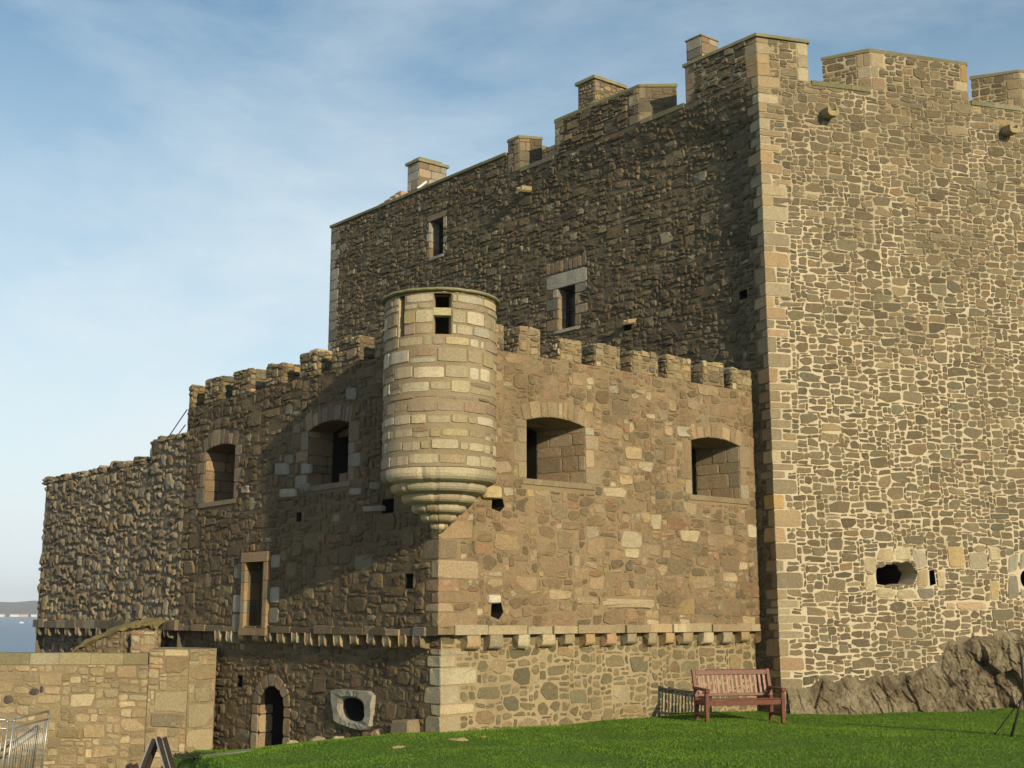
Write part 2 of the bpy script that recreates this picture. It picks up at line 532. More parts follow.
def rubble(mb, pl, u0, u1, z0, z1, st, rng, excl=(), keep=None, clipz=None, m=0):
    """squared rubble: random blocks packed on a fine grid, warped, with cut corners,
    fitted round the excluded polygons"""
    GU, GZ = st.get('gu', 0.085), st.get('gz', 0.065)
    ex = []
    for e in excl:
        e = ccw(e)
        ex.append((edges_out(e), min(p[0] for p in e), max(p[0] for p in e), min(p[1] for p in e), max(p[1] for p in e)))
    NU, NZ = max(1, int(math.ceil((u1 - u0) / GU))), max(1, int(math.ceil((z1 - z0) / GZ)))
    GU, GZ = (u1 - u0) / NU, (z1 - z0) / NZ
    occ = [[False] * NU for _ in range(NZ)]
    for j in range(NZ):
        z = z0 + (j + 0.5) * GZ
        for i in range(NU):
            u = u0 + (i + 0.5) * GU
            if keep and not keep(u, z):
                occ[j][i] = True
    for eo, a, b, c_, d in ex:
        for j in range(max(0, int((c_ - z0) / GZ) - 1), min(NZ, int((d - z0) / GZ) + 2)):
            for i in range(max(0, int((a - u0) / GU) - 1), min(NU, int((b - u0) / GU) + 2)):
                u, z = u0 + (i + 0.5) * GU, z0 + (j + 0.5) * GZ
                if all(q[0] * u + q[1] * z - q[2] < 0 for q in eo):
                    occ[j][i] = True
    rects = []
    def free(i, j, w, h):
        if i < 0 or j < 0 or i + w > NU or j + h > NZ:
            return False
        for b in range(j, j + h):
            r = occ[b]
            for a in range(i, i + w):
                if r[a]:
                    return False
        return True
    def put(i, j, w, h):
        for b in range(j, j + h):
            r = occ[b]
            for a in range(i, i + w):
                r[a] = True
        rects.append((i, j, w, h))
    big, small = st['big'], st['small']
    for _ in range(int(NU * NZ * st.get('bigrate', 0.05))):
        w, h = rng.randint(*big[0]), rng.randint(*big[1])
        if h > w:
            h = w if rng.random() < 0.8 else h
        i, j = rng.randint(0, max(0, NU - w)), rng.randint(0, max(0, NZ - h))
        if free(i, j, w, h):
            put(i, j, w, h)
    for j in range(NZ):
        for i in range(NU):
            if occ[j][i]:
                continue
            w, h = rng.randint(*small[0]), rng.randint(*small[1])
            while w > 1 and not free(i, j, w, 1):
                w -= 1
            while h > 1 and not free(i, j, w, h):
                h -= 1
            # swallow a narrow leftover on the right
            if i + w < NU and free(i, j, w + 1, h) and (i + w + 1 >= NU or occ[j][i + w + 1]):
                w += 1
            put(i, j, w, h)
    gap = st['gap']
    W = warp_field(rng, st.get('warp', 0.022))
    cj = st.get('cj', 0.012)
    for (i, j, w, h) in rects:
        if w * h == 1 and rng.random() < 0.3:
            continue
        a, b, c_, d = u0 + i * GU, u0 + (i + w) * GU, z0 + j * GZ, z0 + (j + h) * GZ
        g = gap * 0.5 * rng.uniform(0.7, 1.25) * (0.55 if min(w, h) == 1 else 1)
        a += g * (0.6 if i == 0 else 1); b -= g * (0.6 if i + w == NU else 1); c_ += g; d -= g
        if b - a < 0.03 or d - c_ < 0.022:
            continue
        L, H = b - a, d - c_
        pts = []
        for (x, y, sx_, sy_) in ((a, c_, 1, 1), (b, c_, -1, 1), (b, d, -1, -1), (a, d, 1, -1)):
            if rng.random() < st.get('pcut', 0.45):
                kx = L * rng.uniform(0.08, st.get('kcut', 0.38))
                ky = H * rng.uniform(0.1, 0.5)
                p, q = (x + sx_ * kx, y), (x, y + sy_ * ky)
                pts.extend([q, p] if sx_ * sy_ > 0 else [p, q])
            else:
                sk = st.get('skew', 0.08)
                pts.append((x + sx_ * rng.uniform(-0.02, min(sk * L, 0.07)), y + sy_ * rng.uniform(-0.012, min(sk * H * 1.3, 0.06))))
        # slight mid-edge break on long stones
        if L > 0.3:
            pts2 = []
            for k in range(len(pts)):
                p, q = pts[k], pts[(k + 1) % len(pts)]
                pts2.append(p)
                if abs(q[0] - p[0]) > 0.2:
                    t = rng.uniform(0.3, 0.7)
                    pts2.append((p[0] + (q[0] - p[0]) * t, p[1] + (q[1] - p[1]) * t + (0.012 if q[0] < p[0] else -0.012) * rng.uniform(-0.6, 1)))
            pts = pts2
        cu, cz = (a + b) / 2, (c_ + d) / 2
        poly = [W(*p) for p in pts]
        cu, cz = W(cu, cz)
        poly = clip(poly, 1, 0, u1 - 0.004)
        poly = clip(poly, -1, 0, -u0 - 0.004) if poly else poly
        poly = clip(poly, 0, 1, (clipz(cu) if clipz else z1) - 0.004) if poly else poly
        poly = clip(poly, 0, -1, -z0 - 0.004) if poly else poly
        if len(poly) < 3:
            continue
        pu0, pu1 = min(p[0] for p in poly), max(p[0] for p in poly)
        pz0, pz1 = min(p[1] for p in poly), max(p[1] for p in poly)
        for eo, ea, eb, ec, ed in ex:
            if pu1 < ea or pu0 > eb or pz1 < ec or pz0 > ed:
                continue
            best = max(eo, key=lambda q: q[0] * cu + q[1] * cz - q[2])
            poly = clip(poly, -best[0], -best[1], -best[2] - gap * 0.4)
            if len(poly) < 3:
                break
        if len(poly) < 3 or area(poly) < 0.0010:
            continue
        add_stone(mb, pl, poly, rng.uniform(*st['proud']), rng, pick(rng, st['pal']), st.get('bev', 0.015), st.get('tilt', 0.0),
                  st.get('rag', 0.004), st.get('cut', 0.1), m, st.get('bulge', 0.0))

def rect(u0, u1, z0, z1):
    return [(u0, z0), (u1, z0), (u1, z1), (u0, z1)]

def ashlar(mb, pl, u0, u1, z0, z1, rng, pal, hr=(0.2, 0.34), wr=(0.35, 0.7), gap=0.012, proud=(0.008, 0.016), m=0, rag=0.003, bev=0.01):
    z = z0
    while z < z1 - 0.04:
        h = rng.uniform(*hr)
        if z + h > z1 - 0.1:
            h = z1 - z
        u = u0
        first = True
        while u < u1 - 0.02:
            w = rng.uniform(*wr) * (rng.uniform(0.5, 1) if first else 1)
            first = False
            if u + w > u1 - 0.12:
                w = u1 - u
            add_stone(mb, pl, rect(u + gap / 2, u + w - gap / 2, z + gap / 2, z + h - gap / 2), rng.uniform(*proud), rng, pick(rng, pal), bev, 0.0, rag, 0.12, m)
            u += w
        z += h

def backing(mb, pl, outer, holes, m=1, h=0.0):
    outer = ccw(outer)
    loops = [[Vector((p[0], p[1], 0)) for p in outer]] + [[Vector((p[0], p[1], 0)) for p in ccw(hh)[::-1]] for hh in holes]
    flat = [p for l in loops for p in l]
    b = len(mb.v)
    for p in flat:
        mb.v.append(pl.P(p.x, p.y, h))
    for t in tessellate_polygon(loops):
        mb.face(tuple(b + k for k in t), (0.5, 0.5, 0.5), m)

def reveal(mb, pl, hole, depth, m=1, back=True, h=0.0, shrink=1.0, mback=None, inner=None):
    hole = ccw(hole)
    n = len(hole)
    cu = sum(p[0] for p in hole) / n
    cz = sum(p[1] for p in hole) / n
    inn = [(cu + (p[0] - cu) * shrink, cz + (p[1] - cz) * shrink) for p in hole]
    if inner is not None:
        inn = ccw(inner)
    b = len(mb.v)
    for p in hole:
        mb.v.append(pl.P(p[0], p[1], h))
    for p in inn:
        mb.v.append(pl.P(p[0], p[1], h - depth))
    for i in range(n):
        j = (i + 1) % n
        mb.face((b + i, b + n + i, b + n + j, b + j), (0.3, 0.25, 0.18), m)
    if back:
        mb.face(tuple(b + n + i for i in range(n)), (0.05, 0.04, 0.03), m if mback is None else mback)

def arch(u0, u1, z0, zs, zt, n=8):
    """opening with a segmental head: springing zs, crown zt"""
    r = [(u0, z0), (u1, z0)]
    for k in range(n + 1):
        a = k / n
        r.append((u1 + (u0 - u1) * a, zs + (zt - zs) * (1 - (2 * a - 1) ** 2)))
    return r

def voussoirs(mb, pl, u0, u1, zs, zt, tall, nst, rng, pal, proud=(0.006, 0.024)):
    def cv(a):
        return (u0 + (u1 - u0) * a, zs + (zt - zs) * (1 - (2 * a - 1) ** 2))
    edge = [0.0]
    for k in range(nst):
        edge.append(edge[-1] + rng.uniform(0.5, 1.6))
    edge = [-0.06 + 1.12 * e / edge[-1] for e in edge]
    mid = (u0 + u1) / 2
    for k in range(nst):
        a0, a1 = edge[k] + 0.008, edge[k + 1] - 0.008
        p0, p1 = cv(min(max(a0, -0.05), 1.05)), cv(min(max(a1, -0.05), 1.05))
        t = tall * rng.uniform(0.65, 1.2)
        def up(p):
            lean = (p[0] - mid) / (u1 - u0) * 0.5
            return (p[0] + lean * t, p[1] + t)
        add_stone(mb, pl, [p0, p1, up(p1), up(p0)], rng.uniform(*proud), rng, pick(rng, pal), 0.012, 0, 0.004, 0.12)

def vouss_ex(u0, u1, zs, zt, tall):
    return [(u0 - 0.12, zs - 0.02), (u1 + 0.12, zs - 0.02), (u1 + 0.3, zs + tall * 0.7), (u1 - (u1 - u0) * 0.25, zt + tall), (u0 + (u1 - u0) * 0.25, zt + tall), (u0 - 0.3, zs + tall * 0.7)]

# palettes: base colours of the stones; raked and dark faces carry shade in theirs
PAL_GREY = [((0.190, 0.150, 0.088), 6), ((0.155, 0.124, 0.074), 4), ((0.225, 0.176, 0.102), 3), ((0.225, 0.160, 0.090), 0.8), ((0.30, 0.23, 0.125), 0.6), ((0.18, 0.156, 0.095), 2)]
PAL_BROWN = [((0.270, 0.190, 0.102), 6), ((0.205, 0.146, 0.080), 5), ((0.335, 0.248, 0.140), 4), ((0.185, 0.152, 0.088), 2.5), ((0.42, 0.34, 0.21), 1.0), ((0.30, 0.185, 0.105), 1.8), ((0.37, 0.27, 0.12), 0.4)]
PAL_LOW = [((0.20, 0.165, 0.088), 6), ((0.235, 0.19, 0.10), 4), ((0.26, 0.19, 0.10), 2), ((0.175, 0.15, 0.085), 3), ((0.36, 0.285, 0.165), 0.5)]
PAL_RAKE = [((0.175, 0.128, 0.068), 6), ((0.14, 0.102, 0.055), 4), ((0.21, 0.155, 0.083), 3), ((0.19, 0.122, 0.068), 1.2), ((0.30, 0.255, 0.165), 0.5), ((0.28, 0.205, 0.10), 0.5)]  # darker than the sunlit brown, shade of this face put into the colour
PAL_CURT = [((0.27, 0.22, 0.14), 5), ((0.21, 0.17, 0.105), 4), ((0.34, 0.29, 0.20), 3), ((0.28, 0.20, 0.115), 1.5), ((0.38, 0.31, 0.17), 1.0)]
PAL_DARK = [((0.175, 0.137, 0.074), 5), ((0.132, 0.103, 0.058), 4), ((0.225, 0.18, 0.105), 3), ((0.185, 0.128, 0.070), 1.4), ((0.31, 0.26, 0.165), 0.7)]  # dark stone, deepened and warmed so the colour itself holds the face's shade
PAL_VOUS = [((0.33, 0.25, 0.14), 4), ((0.40, 0.31, 0.18), 3), ((0.28, 0.20, 0.11), 2), ((0.37, 0.25, 0.13), 2)]
PAL_JAMB = [((0.36, 0.28, 0.165), 4), ((0.42, 0.31, 0.17), 2), ((0.31, 0.235, 0.135), 3), ((0.42, 0.28, 0.12), 0.7), ((0.45, 0.38, 0.25), 1)]
PAL_QUOIN = [((0.44, 0.36, 0.22), 4), ((0.46, 0.32, 0.16), 3), ((0.42, 0.27, 0.15), 1.6), ((0.36, 0.30, 0.19), 3), ((0.48, 0.28, 0.10), 0.6)]
PAL_PINK = [((0.40, 0.28, 0.165), 3), ((0.35, 0.225, 0.13), 2), ((0.43, 0.33, 0.20), 2), ((0.30, 0.215, 0.125), 2)]
PAL_PALE = [((0.45, 0.38, 0.235), 4), ((0.50, 0.43, 0.29), 2), ((0.41, 0.335, 0.195), 3)]
PAL_GREYPALE = [((0.36, 0.33, 0.26), 3), ((0.42, 0.38, 0.29), 2), ((0.28, 0.245, 0.185), 2)]
PAL_TURRET = [((0.44, 0.375, 0.235), 5), ((0.49, 0.43, 0.30), 2.4), ((0.40, 0.33, 0.195), 3), ((0.43, 0.35, 0.17), 1.0), ((0.43, 0.335, 0.225), 2), ((0.35, 0.28, 0.165), 1.8)]
PAL_BAND = [((0.30, 0.215, 0.13), 3), ((0.36, 0.27, 0.17), 2), ((0.25, 0.20, 0.13), 1)]
PAL_YARD = [((0.395, 0.305, 0.175), 5), ((0.46, 0.37, 0.21), 3), ((0.33, 0.26, 0.14), 3), ((0.52, 0.41, 0.24), 1.4), ((0.40, 0.285, 0.145), 0.7), ((0.30, 0.24, 0.14), 1)]
PAL_COPE = [((0.26, 0.235, 0.13), 3), ((0.22, 0.205, 0.10), 3), ((0.30, 0.265, 0.165), 2)]
PAL_MERL = [((0.33, 0.255, 0.135), 4), ((0.27, 0.21, 0.12), 3), ((0.43, 0.35, 0.21), 2), ((0.20, 0.17, 0.105), 2), ((0.42, 0.30, 0.13), 0.6)]

ST_GREY = dict(gu=0.066, gz=0.047, big=((4, 9), (3, 6)), small=((2, 6), (2, 4)), bigrate=0.03, gap=0.015, warp=0.032, pcut=0.45, kcut=0.5, skew=0.15, proud=(0.006, 0.018), tilt=0.03, rag=0.005, cut=0.08, pal=PAL_GREY, bev=0.008)
ST_BROWN = dict(gu=0.08, gz=0.06, big=((5, 9), (4, 6)), small=((2, 5), (2, 4)), bigrate=0.03, gap=0.018, warp=0.032, pcut=0.45, kcut=0.5, skew=0.16, proud=(0.001, 0.022), tilt=0.045, rag=0.008, cut=0.10, pal=PAL_BROWN, bev=0.014)
ST_LOW = dict(gu=0.07, gz=0.055, big=((4, 8), (4, 7)), small=((2, 5), (2, 4)), bigrate=0.035, gap=0.034, warp=0.032, pcut=0.5, kcut=0.5, skew=0.18, proud=(0.006, 0.02), tilt=0.04, rag=0.007, cut=0.12, pal=PAL_LOW, bev=0.010)
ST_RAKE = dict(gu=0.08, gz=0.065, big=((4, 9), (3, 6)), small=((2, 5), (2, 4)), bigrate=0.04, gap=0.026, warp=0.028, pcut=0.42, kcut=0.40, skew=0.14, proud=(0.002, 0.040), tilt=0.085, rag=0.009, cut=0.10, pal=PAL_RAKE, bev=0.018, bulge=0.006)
ST_CURT = dict(gu=0.075, gz=0.08, big=((3, 6), (3, 6)), small=((2, 4), (2, 4)), bigrate=0.05, gap=0.045, warp=0.036, pcut=0.6, kcut=0.4, skew=0.16, proud=(0.005, 0.080), tilt=0.12, rag=0.012, cut=0.16, pal=PAL_CURT, bev=0.028, bulge=0.015)
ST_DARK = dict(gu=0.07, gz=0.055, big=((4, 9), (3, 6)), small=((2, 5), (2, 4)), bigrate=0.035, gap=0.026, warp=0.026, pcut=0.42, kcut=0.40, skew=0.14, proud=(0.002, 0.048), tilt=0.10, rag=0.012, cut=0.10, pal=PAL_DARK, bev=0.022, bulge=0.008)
ST_MERL = dict(gu=0.075, gz=0.06, big=((3, 6), (2, 4)), small=((2, 5), (2, 3)), bigrate=0.08, gap=0.022, warp=0.014, pcut=0.4, skew=0.1, proud=(0.006, 0.035), tilt=0.06, rag=0.008, cut=0.14, pal=PAL_MERL, bev=0.016)
ST_TMERL = dict(gu=0.1, gz=0.075, big=((2, 5), (2, 4)), small=((2, 4), (1, 3)), bigrate=0.08, gap=0.03, warp=0.014, pcut=0.3, proud=(0.008, 0.028), tilt=0.05, rag=0.006, cut=0.1, pal=PAL_GREY, bev=0.012)
ST_YARD = dict(gu=0.085, gz=0.055, big=((4, 8), (4, 7)), small=((2, 6), (2, 4)), bigrate=0.04, skew=0.11, gap=0.022, warp=0.02, pcut=0.3, proud=(0.006, 0.032), tilt=0.05, rag=0.007, cut=0.1, pal=PAL_YARD, bev=0.014)
SMALLER = dict(gu=0.07, gz=0.055)

PAL_TQ = [((0.34, 0.27, 0.16), 4), ((0.40, 0.325, 0.20), 3), ((0.40, 0.29, 0.155), 1.6), ((0.27, 0.215, 0.13), 3), ((0.37, 0.25, 0.14), 1), ((0.43, 0.28, 0.11), 0.3)]

def quoins(mb, plA, plB, z0, z1, rng, pal, exA, exB, la=(0.32, 0.8), lb=(0.3, 0.7), hr=(0.22, 0.4), proud=(0.010, 0.018), rag=0.008):
    """corner stones shared by two planes that start at the same corner"""
    z = z0
    k = rng.randint(0, 1)
    while z < z1 - 0.08:
        h = min(rng.uniform(*hr), z1 - z)
        if z + h > z1 - 0.12:
            h = z1 - z
        long_a = k % 2 == 0
        LA = rng.uniform(la[0] + (la[1] - la[0]) * 0.55, la[1]) if long_a else rng.uniform(la[0], la[0] + (la[1] - la[0]) * 0.3)
        LB = rng.uniform(lb[0] + (lb[1] - lb[0]) * 0.55, lb[1]) if not long_a else rng.uniform(lb[0], lb[0] + (lb[1] - lb[0]) * 0.3)
        p = rng.uniform(*proud)
        cc = pick(rng, pal)
        g = 0.007
        add_stone(mb, plA, [(-p, z + g), (LA + rng.uniform(-.05, .02), z + g + rng.uniform(0, .02)), (LA - rng.uniform(0, .05), z + h - g - rng.uniform(0, .02)), (-p, z + h - g)], p, rng, cc, 0.008, 0, rag * .6, 0.1)
        add_stone(mb, plB, [(-p, z + g), (LB + rng.uniform(-.05, .02), z + g + rng.uniform(0, .02)), (LB - rng.uniform(0, .05), z + h - g - rng.uniform(0, .02)), (-p, z + h - g)], p, rng, cc, 0.008, 0, rag * .6, 0.1)
        exA.append(rect(-0.3, LA, z, z + h))
        exB.append(rect(-0.3, LB, z, z + h))
        z += h
        k += 1

def block(name, pl, u0, u1, z0, z1, t, st, mats, rng, parent, cap=True, jag=0.03):
    """a small block of rubble: four faces of stones on a core and a rough top"""
    mb = MB()
    e = 0.0
    q = [pl.P(u0, z0, e), pl.P(u1, z0, e), pl.P(u1, z0, -t), pl.P(u0, z0, -t)]
    q2 = [pl.P(u0, z1 - 0.04, e), pl.P(u1, z1 - 0.04, e), pl.P(u1, z1 - 0.04, -t), pl.P(u0, z1 - 0.04, -t)]
    mb.hexa(q + q2, (0.3, 0.25, 0.15), 1)
    rubble(mb, pl, u0, u1, z0, z1, st, rng)
    rubble(mb, pl.side(u0, -1), 0, t, z0, z1, st, rng)
    rubble(mb, pl.side(u1, 1), 0, t, z0, z1, st, rng)
    rubble(mb, pl.back(t), u0, u1, z0, z1, st, rng)
    if cap:                                      # rough flat stones bedded on top
        n = max(1, round((u1 - u0) / 0.3))
        for k in range(n):
            a, b = u0 + (u1 - u0) * k / n, u0 + (u1 - u0) * (k + 1) / n
            o = [rng.uniform(0.0, 0.05) for _ in range(4)]
            zt = z1 + rng.uniform(-jag, jag)
            cc = pick(rng, st['pal'])
            lo = [pl.P(a, z1 - 0.1, o[0]), pl.P(b - 0.015, z1 - 0.1, o[1]), pl.P(b - 0.015, z1 - 0.1, -t - o[2]), pl.P(a, z1 - 0.1, -t - o[3])]
            i = 0.03
            hi = [pl.P(a + i, zt + rng.uniform(-.03, .03), o[0] - i), pl.P(b - i, zt + rng.uniform(-.03, .03), o[1] - i), pl.P(b - i, zt, -t + i), pl.P(a + i, zt, -t + i)]
            mb.hexa(lo + hi, cc, 0)
    return mb.build(name, mats, parent)

def slab_run(name, pl, u0, u1, z0, z1, h0, h1, rng, pal, mat, parent, wr=(0.6, 1.1), jz=0.006, gap=0.008):
    """a run of long coping or string stones; h0 inner and h1 outer offset"""
    mb = MB()
    u = u0
    while u < u1 - 0.02:
        w = rng.uniform(*wr)
        if u + w > u1 - 0.25:
            w = u1 - u
        j = rng.uniform(-jz, jz)
        k = rng.uniform(-jz, jz)
        b = 0.012
        q = [pl.P(u + gap / 2, z0, h1 + k), pl.P(u + w - gap / 2, z0, h1 + k), pl.P(u + w - gap / 2, z0, h0), pl.P(u + gap / 2, z0, h0)]
        mid = [pl.P(u + gap / 2, z1 + j - b, h1 + k), pl.P(u + w - gap / 2, z1 + j - b, h1 + k), pl.P(u + w - gap / 2, z1 + j - b, h0), pl.P(u + gap / 2, z1 + j - b, h0)]
        top = [pl.P(u + gap / 2 + b, z1 + j, h1 + k - b), pl.P(u + w - gap / 2 - b, z1 + j, h1 + k - b), pl.P(u + w - gap / 2 - b, z1 + j, h0 + b), pl.P(u + gap / 2 + b, z1 + j, h0 + b)]
        cc = pick(rng, pal)
        s = len(mb.v)
        mb.v.extend(q + mid + top)
        mb.face((s + 3, s + 2, s + 1, s), cc)
        for lv in (0, 4):
            for a in range(4):
                a2 = (a + 1) % 4
                mb.face((s + lv + a, s + lv + a2, s + lv + 4 + a2, s + lv + 4 + a), cc)
        mb.face((s + 8, s + 9, s + 10, s + 11), cc)
        u += w
    return mb.build(name, mat, parent)

def prism(mb, poly, z0, z1, col=(0.3, 0.25, 0.15), m=0):
    n = len(poly)
    b = len(mb.v)
    for z in (z0, z1):
        for p in poly:
            mb.v.append((p[0], p[1], z))
    for i in range(n):
        j = (i + 1) % n
        mb.face((b + i, b + j, b + n + j, b + n + i), col, m)
    mb.face(tuple(b + n + i for i in range(n)), col, m)
    mb.face(tuple(b + i for i in range(n - 1, -1, -1)), col, m)

# ------------------------------------------------------------------ ground
def sstep(a, b, x):
    t = np.clip((x - a) / (b - a), 0, 1)
    return t * t * (3 - 2 * t)

EA = np.array((-6.93, 27.7))
EB = np.array((-3.8, 18.0))
ED = (EA - EB) / np.linalg.norm(EA - EB)
EN = np.array((-ED[1], ED[0]))            # to the left of the lawn edge

def lawn_edge(x, y):
    return (x - EB[0]) * EN[0] + (y - EB[1]) * EN[1] + 0.12 * np.sin(y * 1.7) + 0.07 * np.sin(y * 3.9 + 1)

def gz(x, y):
    x = np.asarray(x, float)
    y = np.asarray(y, float)
    s = (x - C1.x) * d2.x + (y - C1.y) * d2.y
    fr = (x - C1.x) * P2.n.x + (y - C1.y) * P2.n.y
    z = -0.05 * sstep(5, 1, x) - 0.125 * np.clip(s - 0.3, 0, 9) * sstep(9, 0, fr)
    z = z + 0.02 * np.sin(x * 0.9 + y * 0.35) * np.sin(y * 0.7) + 0.012 * np.sin(2.3 * x + 1.1 * y)
    z = z + 0.022 * np.sin(2.1 * (0.35 * x - y) + 0.8 * np.sin(0.7 * x)) * sstep(6, 0, x)
    # a low swell in front of the corner of the bastion
    z = z + 0.05 * np.exp(-((x - 1.0) ** 2 / 10 + (y - 23.3) ** 2 / 1.6))
    z = z + 0.35 * sstep(15, 4, y)
    z = z - 0.10 * sstep(3.5, 6.0, x) * sstep(22, 27, y)
    e = lawn_edge(x, y)
    z = z - 0.17 * sstep(-2.2, 0.0, e) * sstep(15, 18, y) * sstep(27.5, 24, y)
    k = sstep(0.0, 0.65, e) * sstep(8, 14, y)
    z = z * (1 - k) + (-1.48 + 0.03 * np.sin(x * 2.1) * np.sin(y * 1.7)) * k
    fall = np.maximum(sstep(42, 75, y), np.maximum(sstep(-20, -45, x), sstep(40, 90, x)))
    return z - 14 * fall

m, nt, bs = new_mat('lawn_soil')
co = objco(nt)
nA = noise(nt, 1.1, 6, 0.6, co, 0.5)
nB = noise(nt, 22, 4, 0.6, co)
g0 = ramp(nt, nA, [(0.35, (0.055, 0.112, 0.008)), (0.65, (0.08, 0.148, 0.011))])
nt.links.new(mixc(nt, 1.0, g0, ramp(nt, nB, [(0.3, 0.6), (0.7, 1.3)]), 'MULTIPLY'), bs.inputs['Base Color'])
bump(nt, bs, nB, 0.8, 0.03)
M['lawn'] = m
M['earth'] = plain_mat('path_gravel', (0.16, 0.13, 0.08), (0.30, 0.25, 0.15), 18, 0.95, 0, 0.9)

def build_ground():
    xs = np.unique(np.concatenate([np.arange(-60, -16, 2.0), np.arange(-16, 16, 0.2), np.arange(16, 110, 2.0)]))
    ys = np.unique(np.concatenate([np.arange(-30, 12, 2.0), np.arange(12, 33, 0.2), np.arange(33, 92, 2.0)]))
    X, Y = np.meshgrid(xs, ys)
    Z = gz(X, Y)
    nx, ny = len(xs), len(ys)
    idx = np.arange(nx * ny).reshape(ny, nx)
    q = np.stack([idx[:-1, :-1], idx[:-1, 1:], idx[1:, 1:], idx[1:, :-1]], -1).reshape(-1, 4)
    me = bpy.data.meshes.new('ground')
    me.from_pydata(np.stack([X, Y, Z], -1).reshape(-1, 3).tolist(), [], q.tolist())
    me.materials.append(M['lawn'])
    me.materials.append(M['earth'])
    cx, cy = X.ravel()[q].mean(1), Y.ravel()[q].mean(1)
    path = ((lawn_edge(cx, cy) > 0.32) & (cy > 8)) | (cy > 45) | (cx < -18)
    me.polygons.foreach_set('material_index', path.astype(int))
    me.polygons.foreach_set('use_smooth', np.ones(len(q), bool))
    o = bpy.data.objects.new('ground', me)
    COL.objects.link(o)
    tag(o, kind='structure')
build_ground()

# sea, far shore
m, nt, bs = new_mat('sea_water')
co = objco(nt)
mpn = nt.nodes.new('ShaderNodeMapping')
mpn.inputs['Scale'].default_value = (0.05, 0.25, 1)
nt.links.new(co, mpn.inputs['Vector'])
nw = noise(nt, 1.2, 6, 0.6, mpn.outputs[0])
nt.links.new(ramp(nt, nw, [(0.3, (0.06, 0.12, 0.19)), (0.7, (0.11, 0.18, 0.26))]), bs.inputs['Base Color'])
bs.inputs['Roughness'].default_value = 0.35
bump(nt, bs, nw, 0.6, 0.6)
M['sea'] = m
SEA = -9.0
mb = MB()
mb.poly([(-4300, -300, SEA), (4300, -300, SEA), (4300, 4800, SEA), (-4300, 4800, SEA)])
tag(mb.build('sea', M['sea']), kind='structure')
M['wood_hill'] = plain_mat('far_woodland', (0.05, 0.055, 0.035), (0.11, 0.10, 0.07), 0.02, 0.95)

rng = random.Random(5)
mb = MB()
N = 260
b0 = 0
for k in range(N + 1):
    x = -4200 + 7200 * k / N
    w = 3560 + 40 * math.sin(x * 0.004)
    top = 56 + 6 * math.sin(x * 0.0021 + 1) + 5 * math.sin(x * 0.013) + rng.uniform(-2.5, 2.5)
    mb.v.extend([(x, w, SEA - 1), (x, w + 40, SEA + 6), (x, w + 160, SEA + 0.6 * top), (x, w + 420, SEA + top), (x, w + 900, SEA + 8)])
for k in range(N):
    for r in range(4):
        a = k * 5 + r
        mb.face((a, a + 5, a + 6, a + 1))
tag(mb.build('hills', M['wood_hill']), kind='structure')

# the air over the firth
def haze():
    mb = MB()
    mb.box(-4500, 4500, -400, 5000, -20, 90)
    m = bpy.data.materials.new('haze')
    m.use_nodes = True
    nt = m.node_tree
    nt.nodes.clear()
    out = nt.nodes.new('ShaderNodeOutputMaterial')
    v = nt.nodes.new('ShaderNodeVolumePrincipled')
    v.inputs['Color'].default_value = (0.86, 0.91, 0.98, 1)
    v.inputs['Density'].default_value = 0.00016
    v.inputs['Anisotropy'].default_value = 0.0
    nt.links.new(v.outputs[0], out.inputs['Volume'])
    tag(mb.build('haze', m), kind='stuff')
haze()

# ------------------------------------------------------------------ TOWER
tower = thing('castle_tower', (C3.x, C3.y, 0), 'tall crenellated stone tower house with sunlit pale-pointed face, chimneys behind its parapet', 'tower')
rng = random.Random(11)
ZT, ZB = 16.0, 14.9                       # merlon tops, crenel bases
P4LEN = P4.px(330, 280)[0]
P3LEN = 12.0
exc3, exc4 = [], []
mbq = MB()
quoins(mbq, P3, P4H, 0.0, 14.9, rng, PAL_TQ, exc3, exc4, (0.2, 0.72), (0.18, 0.5), (0.14, 0.40))
quoins(mbq, P3, P4, 14.9, ZT - 0.1, rng, PAL_TQ, [], [], (0.3, 0.55), (0.3, 0.6), (0.24, 0.36))
tag(mbq.build('quoins', M['dressed'], tower))

# openings on the sunlit face
gh = [P3.px(*q) for q in ((877, 584), (876, 577), (876, 570), (879, 565), (888, 564), (893, 562), (902, 562.5), (908, 561), (913, 564), (914, 568), (918, 572), (916, 579), (913, 585), (905, 585), (897, 587), (886, 586))]
slit = [P3.px(*q) for q in ((930, 586), (929, 571), (934, 569), (936, 584))]
rc = P3.px(1026, 579)
rnd = [(rc[0] + 0.16 * math.cos(a), rc[1] + 0.21 * math.sin(a)) for a in [2 * math.pi * k / 14 for k in range(14)]]
put3 = [P3.px(*q) for q in ((975, 640), (975, 634), (981, 634), (981, 640))]
wall = MB()
backing(wall, P3, rect(0, P3LEN, -0.6, ZB), [gh, slit, rnd])
reveal(wall, P3, gh, 0.55, m=1, back=False, shrink=0.86)
gcu, gcz = sum(p[0] for p in gh) / len(gh), sum(p[1] for p in gh) / len(gh)
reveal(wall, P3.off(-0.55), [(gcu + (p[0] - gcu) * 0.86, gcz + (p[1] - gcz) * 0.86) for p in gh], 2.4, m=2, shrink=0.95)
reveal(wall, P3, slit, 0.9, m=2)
reveal(wall, P3, rnd, 1.6, m=2)
